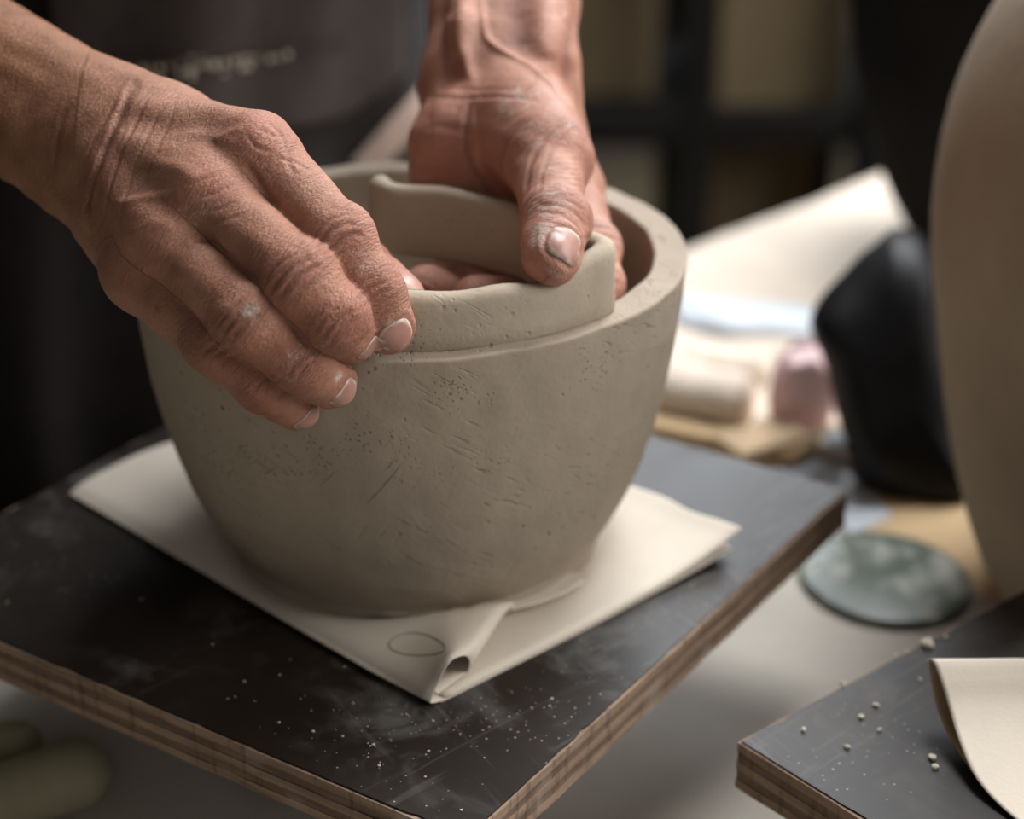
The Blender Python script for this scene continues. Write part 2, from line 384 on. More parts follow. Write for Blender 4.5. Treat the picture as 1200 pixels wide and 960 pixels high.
for b in (.10, .90):
    poly = [tq(.1, b-.012), tq(1.6, b-.012), tq(1.6, b+.012), tq(.1, b+.012)]
    link('apron_rail', tl(prism_mesh('apron_rail', poly, TZ-.125, TZ-.035)), M['wood'], tab, smooth=False)

# cream canvas over the far end of the table
poly = [tq(.012, .01), tq(.50, .01), tq(.46, .16), tq(.44, .42), tq(.015, .60)]
bm = bmesh.new(); bmesh.ops.create_grid(bm, x_segments=40, y_segments=40, size=.5)
A, B, C4, D4 = tq(.01, .006), tq(.50, .006), tq(.45, .36), tq(.012, .42)
for v in bm.verts:
    s, q = v.co.x+.5, v.co.y+.5
    p = (A*(1-s)+B*s)*(1-q)+(D4*(1-s)+C4*s)*q
    v.co = (p[0], p[1], TZ+.0035+.0018*nz((p[0], p[1], 0), 14)+.0008*nz((p[0], p[1], 3), 50))
cm = bm_mesh('canvas_sheet', bm)
cs = link('canvas_sheet', cm, M['canvas'], label='pale cream sheet covering the far end of the work table', cat='sheet')
sd = cs.modifiers.new('thick', 'SOLIDIFY'); sd.thickness = .0012; sd.offset = -1

# ------------------------------------------------------------------ the work board carrying the bowl
FC = onz(547, 985, 0)[:2]; RC = onz(995, 573, 0)[:2]
u1 = unit(RC-FC); u2 = np.array([-u1[1], u1[0]]); BS = .305
def bq(a, b): return FC+u1*a+u2*b
def plywood(name, fn, LA, LB, ztop, zbot, label, group=None, nply=5):
    ctr = fn(LA/2, LB/2)
    root = empty(name, (ctr[0], ctr[1], zbot), label, 'board', group)
    def loc(me): me.transform(Matrix.Translation((-ctr[0], -ctr[1], -zbot))); return me
    film = .0007
    ths = np.linspace(zbot, ztop-film, nply+1)
    r = random.Random(hash(name) % 97)
    for k in range(nply):
        ins = .0003 if k % 2 == 0 else .0006
        n = 40
        pts = []
        cs4 = [(ins, ins), (LA-ins, ins), (LA-ins, LB-ins), (ins, LB-ins)]
        for i in range(4):
            p, q = np.array(cs4[i]), np.array(cs4[(i+1) % 4])
            for j in range(n):
                w_ = p+(q-p)*j/n; d = unit(q-p); nn = np.array([d[1], -d[0]])
                w_ = w_+nn*(nz((w_[0], w_[1], k*3.1), 60)*.0005) if j else w_
                pts.append(fn(*w_))
        me = prism_mesh('ply', pts, ths[k]+.00004, ths[k+1]-.00004)
        link('ply', loc(me), M['ply_a'] if k % 2 == 0 else M['ply_b'], root, smooth=False)
    pts = []
    cs4 = [(.0013, .0013), (LA-.0013, .0013), (LA-.0013, LB-.0013), (.0013, LB-.0013)]
    for i in range(4):
        p, q = np.array(cs4[i]), np.array(cs4[(i+1) % 4]); d = unit(q-p); nn = np.array([d[1], -d[0]])
        for j in range(60):
            w_ = p+(q-p)*j/60
            if j: w_ = w_-nn*(max(0, nz((w_[0], w_[1], 9), 110)-.15)*.0022)
            pts.append(fn(*w_))
    link('film_face', loc(prism_mesh('film_face', pts, ztop-film, ztop)), M['film'], root, smooth=False)
    return root
plywood('plywood_board', bq, BS, BS, 0, -.019, 'dark film-faced plywood board carrying the clay bowl and cream paper')
# second board lower right, also lifted off the table
SBZ = -.012
S0 = onz(863, 868, SBZ)[:2]; S1 = onz(1200, 690, SBZ)[:2]
v1 = unit(S1-S0); v2 = np.array([v1[1], -v1[0]])
def sq(a, b): return S0+v1*a+v2*b
# order so that the outline runs counter-clockwise
def sq2(a, b): return S0+v2*a+v1*b
plywood('plywood_board', sq2, .26, .195, SBZ, SBZ-.021, 'small grey-topped plywood board with a folded paper bag on it')
# banding wheel that lifts the work board off the table
wc = bq(BS/2, BS/2)
bw = empty('banding_wheel', (wc[0], wc[1], TZ), 'iron banding wheel under the board that carries the bowl', 'turntable')
link('wheel_head', lathe_mesh('wheel_head', [(0, .061), (.085, .061), (.088, .063), (.088, .069), (.085, .071), (0, .071)], 48), M['black_metal'], bw)
link('pivot', lathe_mesh('pivot', [(0, .02), (.018, .02), (.016, .061), (0, .061)], 24), M['black_metal'], bw)
link('wheel_base', lathe_mesh('wheel_base', [(0, 0), (.062, 0), (.062, .008), (.03, .016), (.02, .022), (0, .022)], 48), M['black_metal'], bw)
bk = sq2(.13, .0975); hk = SBZ-.021-TZ
stand = empty('wooden_block', (bk[0], bk[1], TZ), 'wooden block under the small board with the paper bag', 'block')
link('block_body', box_mesh('block_body', (-.045, -.045, 0), (.045, .045, hk), .003), M['wood'], stand, smooth=False)

# ------------------------------------------------------------------ folded cream paper
PL, PF, PR = (onz(88, 576, .002)[:2], onz(508, 824, .002)[:2], onz(866, 640, .004)[:2])
pu = unit(PR-PF); pv = PL-PF; UL = np.linalg.norm(PR-PF)
pap = empty('folded_paper', (0, 0, 0), 'folded cream kraft paper spread on the dark board under the bowl', 'paper')
def press(p):   # flattened where the bowl stands
    r = math.hypot(p[0], p[1]); k = min(1, max(0, (r-.072)/.016)); k = k*k*(3-2*k)
    return np.array([p[0], p[1], .0004+(p[2]-.0004)*(.12+.88*k)])
def rows(fn, n=46):
    out = []
    for i in range(n):
        v = i/(n-1); prof = catmull(fn(v), 9)
        out.append([press(np.array([*(PF+pv*v+pu*u), z])) for u, z in prof])
    return np.array(out)
def G(v): return min(.018+.42*v, .075)
def prof_flap(v):       # the pleat that rolls over at the near corner
    g = min(G(v), .15); rnd = max(.25, 1-v*2.6); lift = .003+.0095*rnd
    return [(min(g*1.9+.02, UL*.8), .0014), (g*1.2, .0016), (.35*g, .0010), (0.000, .0012+.001*rnd), (-.0012, .0025+.0010*rnd), (.10*g, .0036+.4*lift), (.45*g, .0040+lift), (.85*g, .0038+lift), (g, .0030+.8*lift), (g*.97, .0024+.5*lift), (g*.75, .0022+.42*lift), (.35*g, .0021+.32*lift), (.12*g, .0021+.22*lift)]
def edge(u, v): return .0012*math.sin(v*17+u*30)+.0008*math.sin(v*41)
def lower(v): return [(UL-.003-.004*math.sin(v*3.0)+edge(1, v), .0014+.003*(1-v)), (UL*.85, .0012+.0012*(1-v)), (UL*.5, .0006), (UL*.2, .0005), (.004, .0005)]
def upper(v):
    s = .004*v
    return [(UL+.001+edge(2, v)+s, .0095*(1-v)**2+.003), (UL*.93, .0062*(1-v)**2+.003), (UL*.75, .0035+.0012*(1-v)), (UL*.5, .0026), (UL*.25, .0022), (.006, .0019)]
def middle(v): return [(UL-.010+edge(3, v+.4)*1.5, .0045*(1-v)+.0016), (UL*.9, .0034*(1-v)+.0016), (UL*.7, .0018), (UL*.4, .0013), (.006, .0011)]
for nm, fn in (('lower_sheet', lower), ('middle_sheet', middle), ('upper_sheet', upper), ('rolled_flap', prof_flap)):
    o = link(nm, grid_mesh(nm, rows(fn)), M['paper'], pap)
    sd = o.modifiers.new('thick', 'SOLIDIFY'); sd.thickness = .0003; sd.offset = 0
# torn corner of another layer peeping out from under the bowl
tc = [onz(x, y, .0045) for x, y in ((570, 712), (600, 716), (630, 709), (660, 698), (684, 684), (680, 676), (650, 672), (600, 690))]
o = link('torn_corner', prism_mesh('torn_corner', [p[:2] for p in tc], .0046, .0062), M['paper'], pap, smooth=False)
# a pencil ring drawn on the flap
def flap_z(px, py):
    p = onz(px, py, .006); return p
pts = []
for k in range(49):
    a = .5+2*math.pi*k/48*1.06; wob = 1+.06*math.sin(3*a+.5)+.02*k/48
    p = onz(488+32*wob*math.cos(a), 756+13*wob*math.sin(a+.15), .0082); pts.append(p)
flap_bvh = None
PENCIL_PTS = pts

# ------------------------------------------------------------------ bowl
OUT = [(.0790, .002), (.0778, .0042), (.0792, .009), (.0835, .016), (.0895, .026), (.0950, .039), (.1000, .054), (.1043, .071), (.1078, .089), (.1102, .107), (.1118, .122), (.1124, .1312)]
def bowl_r(z): return float(np.interp(z, [p[1] for p in OUT], [p[0] for p in OUT]))
prof = [(0, .002), (.04, .002)]+[tuple(p) for p in catmull(OUT, 5)]+[(.1125, .1322), (.1123, .1327), (.1118, BH), (.1114, BH+.0001), (.1109, BH+.0001), (.1085, BH), (.1060, BH), (.1030, BH), (.1006, BH), (.1000, BH), (.0994, .1328), (.0990, .1322), (.0988, .131), (.0978, .118), (.0955, .10), (.0915, .08), (.085, .06), (.074, .04), (.055, .022), (.03, .014), (0, .013)]
prof = [prof[0]]+[tuple(p) for p in prof[1:]]
def wob(p, a):
    x, y, z = p; r = math.hypot(x, y)
    if r < 1e-6: return p
    k = 1+.006*math.sin(2*a+.7)*z/BH+.004*math.sin(3*a+1.2)*z/BH
    d = .0007*nz(p, 35)+.0005*nz(p, 90, 4)+.0011*nz(p, 14, 2)
    if z < .008 and r > .06: d += .0015*nz(p, 70, 9)+.001          # smeared foot
    return (x*k+x/r*d, y*k+y/r*d, z+(.0007*nz(p, 60, 7) if z > .128 else 0))
link('clay_bowl', lathe_mesh('clay_bowl', prof, 260, wob), M['clay'], label='large unfired grey clay bowl being hand-built on folded paper', cat='bowl')

# ------------------------------------------------------------------ the clay strip being joined to the rim
path = []
for a in np.linspace(math.radians(196), math.radians(313), 34): path.append((.1005*math.cos(a), .1005*math.sin(a)))
path += [(.0735, -.0690), (.0762, -.0630), (.0730, -.0572), (.065, -.0520)]
far0 = np.array([.066, -.053]); far1 = np.array([-.0055, -.003])
for s in np.linspace(.12, 1, 9): p = far0+(far1-far0)*s; path.append((p[0]+.003*math.sin(s*3), p[1]+.0075*math.sin(s*3.1)))
path += [(-.0095, .0015), (-.0115, .0065)]
pc = catmull([(x, y, 0) for x, y in path], 4)
L = np.concatenate([[0], np.cumsum(np.linalg.norm(np.diff(pc, axis=0), axis=1))]); Lt = L[-1]
ibend = int(np.argmax(pc[:, 0])); Lb = L[ibend]
rowsP = []
for i, p in enumerate(pc):
    t = pc[min(i+1, len(pc)-1)]-pc[max(i-1, 0)]; t = t/np.linalg.norm(t); n = np.array([-t[1], t[0], 0])
    s = L[i]
    if s < Lb: h = .0225+.0065*max(0, 1-(Lb-s)/.045)**1.5; zb = BH-.001
    else: h = .0285+.0005*min(1, (s-Lb)/.07); zb = BH-.001+.001*min(1, (s-Lb)/.05)
    h += .0004*math.sin(s*70)+.0004*math.sin(s*190+1)
    # pressed down beneath the left thumb
    h -= .003*math.exp(-((s-(Lb-.030))/.012)**2)
    th = .0046
    sec = [(-th*.8, 0), (-th, .002), (-th*1.0, h*.5), (-th*.95, h-.0035), (-th*.7, h-.001), (-th*.25, h), (th*.3, h), (th*.75, h-.0012), (th*.97, h-.004), (th, h*.5), (th, .002), (th*.8, 0)]
    rowsP.append([p+n*(a+.0004*nz((s, b, a), 60))+np.array([0, 0, zb+b]) for a, b in sec])
me = grid_mesh('clay_strip', np.array(rowsP))
bm = bmesh.new(); bm.from_mesh(me)
m = len(rowsP[0]); bm.verts.ensure_lookup_table()
for i in range(len(rowsP)-1): bm.faces.new([bm.verts[i*m+m-1], bm.verts[(i+1)*m+m-1], bm.verts[(i+1)*m], bm.verts[i*m]])
bm.faces.new([bm.verts[k] for k in range(m)]); bm.faces.new([bm.verts[(len(rowsP)-1)*m+k] for k in range(m)][::-1])
bmesh.ops.recalc_face_normals(bm, faces=bm.faces[:]); bmesh.ops.subdivide_edges(bm, edges=[e for e in bm.edges if e.calc_length() > .006], cuts=1, use_grid_fill=True)
bm.to_mesh(me); bm.free()
link('clay_strip', me, M['clay_strip'], label='long bent clay strip set on the bowl rim and held by both hands', cat='clay strip')

# ------------------------------------------------------------------ the potter: implicit surfaces, meshed with surface nets
def smin(a, b, k):
    if k <= 0: return np.minimum(a, b)
    h = np.maximum(k-np.abs(a-b), 0)/k
    return np.minimum(a, b)-h*h*k*.25
class Field:
    def __init__(s, lo, hi, h):
        s.lo = np.array(lo, float); s.h = h; s.n = np.ceil((np.array(hi)-s.lo)/h).astype(int)+1
        s.ax = [(s.lo[i]+np.arange(s.n[i])*h).astype(np.float32) for i in range(3)]
        s.f = np.full(tuple(s.n), 1.0, np.float32)
    def sub(s, lo, hi):
        a = np.clip(np.floor((np.array(lo)-s.lo)/s.h).astype(int), 0, s.n-1); b = np.clip(np.ceil((np.array(hi)-s.lo)/s.h).astype(int)+1, 1, s.n)
        return tuple(slice(i, max(i+1, j)) for i, j in zip(a, b))
    def pts(s, sl): return s.ax[0][sl[0]][:, None, None], s.ax[1][sl[1]][None, :, None], s.ax[2][sl[2]][None, None, :]
def cap_d(X, Y, Z, a, b, ra, rb, flat=None):
    """round cone; flat = (dir, factor) squeezes it along dir"""
    a = np.array(a, np.float32); b = np.array(b, np.float32)
    px, py, pz = X-a[0], Y-a[1], Z-a[2]; d = b-a; L2 = float(d@d)+1e-12
    if flat is not None:
        n, k = np.array(flat[0], np.float32), flat[1]
        q = px*n[0]+py*n[1]+pz*n[2]; qb = float(d@n); q0 = q*(1/k-1)
        px, py, pz = px+q0*n[0], py+q0*n[1], pz+q0*n[2]
        d = d+n*qb*(1/k-1); L2 = float(d@d)+1e-12
    t = np.clip((px*d[0]+py*d[1]+pz*d[2])/L2, 0, 1)
    r = ra+(rb-ra)*t
    dd = np.sqrt((px-t*d[0])**2+(py-t*d[1])**2+(pz-t*d[2])**2)-r
    return dd if flat is None else dd*(.5+.5*flat[1])
def add(F_, a, b, ra, rb, k, flat=None, arr=None, base=None):
    m = max(ra, rb)*1.25+k+2*F_.h; lo = np.minimum(a, b)-m; hi = np.maximum(a, b)+m
    sl = F_.sub(lo, hi); X, Y, Z = F_.pts(sl)
    g = F_.f if arr is None else arr
    g[sl] = smin(g[sl], cap_d(X, Y, Z, a, b, ra, rb, flat), k)
def nets(F_):
    f = F_.f; s = f < 0
    c = np.zeros(tuple(np.array(f.shape)-1), np.int8)
    for i in (0, 1):
        for j in (0, 1):
            for k in (0, 1): c += s[i:f.shape[0]-1+i, j:f.shape[1]-1+j, k:f.shape[2]-1+k]
    I = np.argwhere((c > 0) & (c < 8)); idm = np.full(c.shape, -1, np.int32); idm[tuple(I.T)] = np.arange(len(I))
    P = np.zeros((len(I), 3)); N = np.zeros(len(I))
    cor = [(i, j, k) for i in (0, 1) for j in (0, 1) for k in (0, 1)]
    val = {q: f[I[:, 0]+q[0], I[:, 1]+q[1], I[:, 2]+q[2]] for q in cor}
    for q in cor:
        for ax in range(3):
            if q[ax] == 0:
                r = list(q); r[ax] = 1; a, b = val[q], val[tuple(r)]; m = (a < 0) != (b < 0)
                t = a[m]/(a[m]-b[m]); p = np.array(q, float)[None].repeat(m.sum(), 0); p[:, ax] = t
                P[m] += p; N[m] += 1
    V = F_.lo+(I+P/N[:, None])*F_.h
    Q = []
    for ax in range(3):
        sl0 = [slice(None)]*3; sl1 = [slice(None)]*3; sl0[ax] = slice(0, -1); sl1[ax] = slice(1, None)
        a, b = s[tuple(sl0)], s[tuple(sl1)]; E_ = np.argwhere(a != b); u, v = (ax+1) % 3, (ax+2) % 3
        ok = (E_[:, u] > 0) & (E_[:, v] > 0) & (E_[:, u] < c.shape[u]) & (E_[:, v] < c.shape[v]); E_ = E_[ok]
        ins = a[tuple(E_.T)]
        def cell(du, dv):
            q = E_.copy(); q[:, u] -= du; q[:, v] -= dv; return idm[tuple(q.T)]
        q = np.stack([cell(1, 1), cell(0, 1), cell(0, 0), cell(1, 0)], 1)
        q[~ins] = q[~ins][:, ::-1]; Q.append(q)
    Q = np.concatenate(Q); Q = Q[(Q >= 0).all(1)]
    return V, Q
def vnormals(V, Q):
    n = np.cross(V[Q[:, 2]]-V[Q[:, 0]], V[Q[:, 3]]-V[Q[:, 1]]); N = np.zeros_like(V)
    for k in range(4): np.add.at(N, Q[:, k], n)
    return N/(np.linalg.norm(N, axis=1, keepdims=True)+1e-12)
def onbowl(x, y, off):
    r = ray(x, y)
    for d in np.arange(.55, .80, .0005):
        p = CAM+r*d
        if p[2] < BH+.002 and math.hypot(p[0], p[1]) < bowl_r(p[2])+off: return p
    return CAM+r*.69
def camdir(a, b, c): return unit(a*rt+b*up-c*fw)

HANDS = []
class Hand:
    pass
def build_hand(sp, h):
    """returns vertices, quads and the per-vertex paint of one hand with its forearm"""
    allp = [sp['wr'], sp['wu'], sp['fe']]+[j for fg in sp['fingers'] for j in fg['j']]+[p for c in sp['extra'] for p in c[:2]]
    lo = np.min(allp, 0)-.04; hi = np.max(allp, 0)+.04
    fld = Field(lo, hi, h)
    D = sp['D']
    for c in sp['palm']: add(fld, *c)
    palm = fld.f.copy(); tot = fld.f
    for c in sp['extra']: add(fld, *c)
    palm = fld.f.copy()
    for fg in sp['fingers']:
        J, R = fg['j'], fg['r']; dn = fg['dn']
        m = max(R)*1.4+.012; sl = fld.sub(np.min(J, 0)-m, np.max(J, 0)+m); X, Y, Z = fld.pts(sl)
        g = np.full(palm[sl].shape, 1.0, np.float32)
        nseg = len(J)-1
        for i in range(nseg):
            a, b = J[i], J[i+1]; ra, rb = R[i], R[i+1]
            mid = (a+b)/2; rm = (ra+rb)/2*(.955 if i < nseg-1 else 1.0)
            g = smin(g, cap_d(X, Y, Z, a, mid, ra, rm), .004); g = smin(g, cap_d(X, Y, Z, mid, b, rm, rb), .004)
            ax = unit(b-a); dd = unit(dn[i]-ax*(dn[i]@ax))
            # padding on the palm side
            pc_ = a+(b-a)*(.5 if i < nseg-1 else .62)-dd*min(ra, rb)*(.22 if i < nseg-1 else .20)
            rr_ = min(ra, rb)*.90
            g = smin(g, cap_d(X, Y, Z, pc_-ax*np.linalg.norm(b-a)*.2, pc_+ax*np.linalg.norm(b-a)*.2, rr_, rr_), .006)
            if i > 0:   # bony knuckle
                lat = np.cross(ax, dd); kb = .16 if i == 1 else .10
                g = smin(g, cap_d(X, Y, Z, a+dd*ra*kb-lat*ra*.25, a+dd*ra*kb+lat*ra*.25, ra*.90, ra*.90), .005)
        comb = smin(palm[sl], g, fg.get('k', .008))
        tot[sl] = smin(tot[sl], comb, .0012)
    fld.f = tot
    V, Q = nets(fld)
    # ---------------- relief and paint, vertex by vertex
    N = vnormals(V, Q); n = len(V)
    best = np.full(n, 1e9); S = np.zeros(n); A = np.zeros(n); DR = np.zeros(n); red = np.zeros(n); dust = np.zeros(n); wr = np.full(n, .15); disp = np.zeros(n); cr = np.zeros(n); own = np.full(n, -1)
    g = lambda x, s: np.exp(-(x/s)**2)
    for fi, fg in enumerate(sp['fingers']):
        J, R, dn = fg['j'], fg['r'], fg['dn']; s0 = 0.; bestf = np.full(n, 1e9); Cf = np.zeros(n); Lf = np.zeros(n); wsum = np.full(n, 1e-12); ssum = np.zeros(n)
        joints = []
        for i in range(len(J)-1):
            a, b = J[i], J[i+1]; L_ = np.linalg.norm(b-a); ax = (b-a)/L_; dd = unit(dn[i]-ax*(dn[i]@ax)); lat = np.cross(ax, dd)
            t = (V-a)@ax; tc = np.clip(t, 0, L_) if i < len(J)-2 else np.clip(t, 0, L_*1.4)
            q = V-a-np.outer(tc, ax); dist = np.linalg.norm(q, axis=1)-(R[i]+(R[i+1]-R[i])*np.clip(tc/L_, 0, 1))
            wgt = np.exp(-np.clip(dist, -.02, .05)/.0016); tu = np.clip(t, -.014 if i else -1, L_+.014 if i < len(J)-2 else 1); wsum += wgt; ssum += wgt*(s0+tu)
            m = dist < bestf; bestf[m] = dist[m]; Cf[m] = (q@dd)[m]; Lf[m] = (q@lat)[m]
            if i: joints.append((s0, R[i]))
            s0 += L_
        Sf = ssum/wsum; th = np.arctan2(Lf, Cf); dor = np.cos(th)
        m = bestf < np.minimum(best, .006 if True else 1); best[m] = bestf[m]; own[m] = fi
        S[m] = (Sf*1000+fi*200)[m]; A[m] = (th*10)[m]; DR[m] = dor[m]
        inner = Sf > .006
        for ji, (sj, rj) in enumerate(joints):
            ls = Sf-sj
            k = np.clip(dor, 0, 1)**1.2
            amp = .00045 if ji == 0 else .00028
            grooves = .0*sum(g(ls-o, .00075) for o in ((-.0052, -.0028, -.0006, .0018, .0042) if ji == 0 else (-.0026, 0., .0024)))
            wob_ = 1+.4*np.sin(Lf*900+ji)
            dd_ = -amp*grooves*k*wob_
            vol = np.clip(-dor+.25, 0, 1)**.7
            dd_ -= .0006*(g(ls-.0008, .0010)+(.6*g(ls+.0022, .0009) if ji == 0 else 0))*vol
            disp[m] += dd_[m]
            cr[m] = np.maximum(cr[m], np.clip((-dd_*1800), 0, 1)[m]*.8)
            red[m] = np.maximum(red[m], (fg.get('red', .7)*g(ls, .010)*np.clip(dor+.2, 0, 1))[m])
            wr[m] = np.maximum(wr[m], (.9*g(ls, .011)*np.clip(dor+.3, 0, 1))[m])
        # reddish fingertip
        red[m] = np.maximum(red[m], ((.25)*np.clip((Sf-s0+.016)/.012, 0, 1))[m])
        fg['len'] = s0
        # nail fold
        if fg.get('nail'):
            c_, ax, dd, lat, hw, hl = nail_frame(fg)
            q = V-c_; ua, ul, ud = q@ax, q@lat, q@dd
            e = np.maximum(np.abs(ua/hl)**2.9, 0)+np.abs(ul/hw)**2.9
            e = e**(1/2.9)
            mm = m & (ud > -.004) & (ua > -.02)
            dist = (e-1)*min(hw, hl)
            gro = -.00045*g(dist-.0004, .0007)-.00020*np.clip(1-e, 0, 1)
            gro += .00025*g(dist-.0022, .0011)
            disp[mm] += gro[mm]
            dust[mm] = np.maximum(dust[mm], (.38*g(dist-.0006, .0016))[mm]); cr[mm] = np.maximum(cr[mm], (.5*g(dist-.0003, .0006))[mm])
    # palm, back of the hand and forearm
    rest = own < 0
    fa = unit(sp['fe']-sp['W']); lat = sp['lat']; q = V-sp['W']
    S[rest] = ((q@fa)*1000+900)[rest]; A[rest] = ((q@lat)*1000)[rest]
    tr_ = BVHTree.FromPolygons(V.tolist(), Q.tolist())
    def skin_pt(x, y):
        h_ = tr_.ray_cast(Vector(CAM), Vector(unit(ray(x, y)))); return None if h_[0] is None else np.array(h_[0])
    for (x, y, rad, amt) in sp['redspots']:
        c_ = skin_pt(x, y)
        if c_ is not None: red = np.maximum(red, amt*np.exp(-(np.linalg.norm(V-c_, axis=1)/rad)**2))
    for (x, y, rad, amt) in sp['dustspots']:
        c_ = skin_pt(x, y)
        if c_ is not None: dust = np.maximum(dust, amt*np.exp(-(np.linalg.norm(V-c_, axis=1)/rad)**2))
    for (px, dep, sig) in sp['creases']:
        if dep > 0: dep *= sp['cscale']
        pts = [skin_pt(*p) for p in catmull(px, 5)]; pts = [p for p in pts if p is not None]
        if len(pts) < 2: continue
        lo_, hi_ = np.min(pts, 0)-3*sig, np.max(pts, 0)+3*sig
        ix = np.where(((V > lo_) & (V < hi_)).all(1))[0]
        if not len(ix): continue
        Vx = V[ix]; dm = np.full(len(ix), 1e9); tt = np.zeros(len(ix)); ns_ = len(pts)-1
        for k_, (a_, b_) in enumerate(zip(pts[:-1], pts[1:])):
            d_ = b_-a_
            if d_@d_ > .012**2: continue
            t_ = np.clip(((Vx-a_)@d_)/(d_@d_+1e-12), 0, 1); q_ = np.linalg.norm(Vx-a_-np.outer(t_, d_), axis=1)
            m_ = q_ < dm; dm[m_] = q_[m_]; tt[m_] = (k_+t_[m_])/ns_
        gg = np.exp(-(dm/sig)**2)*np.clip(np.minimum(tt, 1-tt)*5+.25, 0, 1)
        disp[ix] -= dep*gg
        if dep > 0: disp[ix] += dep*.25*np.exp(-((dm-2.1*sig)/(sig*.9))**2); cr[ix] = np.maximum(cr[ix], gg*min(1, dep*1000))
    tan = (sp['tanf']+(1-sp['tanf'])*np.clip(((V-sp['W'])@fa+sp.get('tan0', .03))/.06, 0, 1))*sp['tan']
    # gentle unevenness of the flesh
    ph = V*1000
    disp += .00022*np.sin(ph[:, 0]*.31+2*np.sin(ph[:, 2]*.17))*np.sin(ph[:, 1]*.27+ph[:, 2]*.21)
    V2 = V+N*disp[:, None]
    return V2, Q, dict(red=red, dust=dust, crease=cr, tan=tan, axv=np.stack([S, A, wr], 1))
def nail_frame(fg):
    a, b = fg['j'][-2], fg['j'][-1]; ax = unit(b-a); dn = fg['dn'][-1]; dd = unit(dn-ax*(dn@ax)); r = fg['r'][-1]
    hw, hl = fg.get('hw', r*.74), fg.get('hl', r*.72)
    c_ = b+ax*(r*fg.get('noff', .02))+dd*r*.8
    tilt = fg.get('tilt', .25)       # the plate slopes down towards the tip
    ax2 = unit(ax-dd*tilt); dd2 = unit(dd+ax*tilt)
    return c_, ax2, dd2, np.cross(ax2, dd2), hw, hl

# ---- right hand (fingers outside the bowl, back of the hand to the light)
def J4(a, b, c, d): return [np.array(x, float) for x in (a, b, c, d)]
def bones(nm, J): print(nm, [round(float(np.linalg.norm(J[i+1]-J[i]))*1000, 1) for i in range(len(J)-1)])
rM = [ond(300, 178, .694), ond(238, 226, .688), ond(190, 274, .688), ond(160, 322, .696)]
rI = J4(rM[0], ond(395, 281, .681), ond(434, 342, .683), ony(455, 384, -.1150))
rMd = J4(rM[1], ond(351, 328, .668), ond(393, 374, .670), ony(412, 394, -.1195))
rR = J4(rM[2], ond(289, 373, .668), ond(354, 424, .676), onbowl(389, 450, .0085))
rP = J4(rM[3], ond(250, 402, .678), ond(309, 451, .681), onbowl(350, 480, .0076))
rW = ond(116, 168, .738); rFE = ond(-210, -18, .80)
for nm, j in (('rI', rI), ('rM', rMd), ('rR', rR), ('rP', rP)): bones(nm, j)
rlat = unit(rM[0]-rM[3]); rax = unit((rM[1]+rM[2])/2-rW); rlat = unit(rlat-rax*(rlat@rax))
rD = np.cross(rlat, rax); rD = rD if rD@fw < 0 else -rD
rWr = rW+rlat*.0115; rWu = rW-rlat*.0115
ffa = unit(rFE-rW); flat_ = unit(rlat-ffa*(rlat@ffa)); fD = np.cross(flat_, ffa); fD = fD if fD@fw < 0 else -fD
rTh = J4(rW+rlat*.020-rD*.012+rax*.018, ond(345, 255, .735), ond(420, 318, .735), ony(470, 352, -.0895))
bones('rT', rTh); print('wrist-mcp', [round(float(np.linalg.norm(m-rW))*1000) for m in rM], 'spread', np.linalg.norm(rM[0]-rM[3]))
def dl(*v): return [camdir(*x) for x in v]
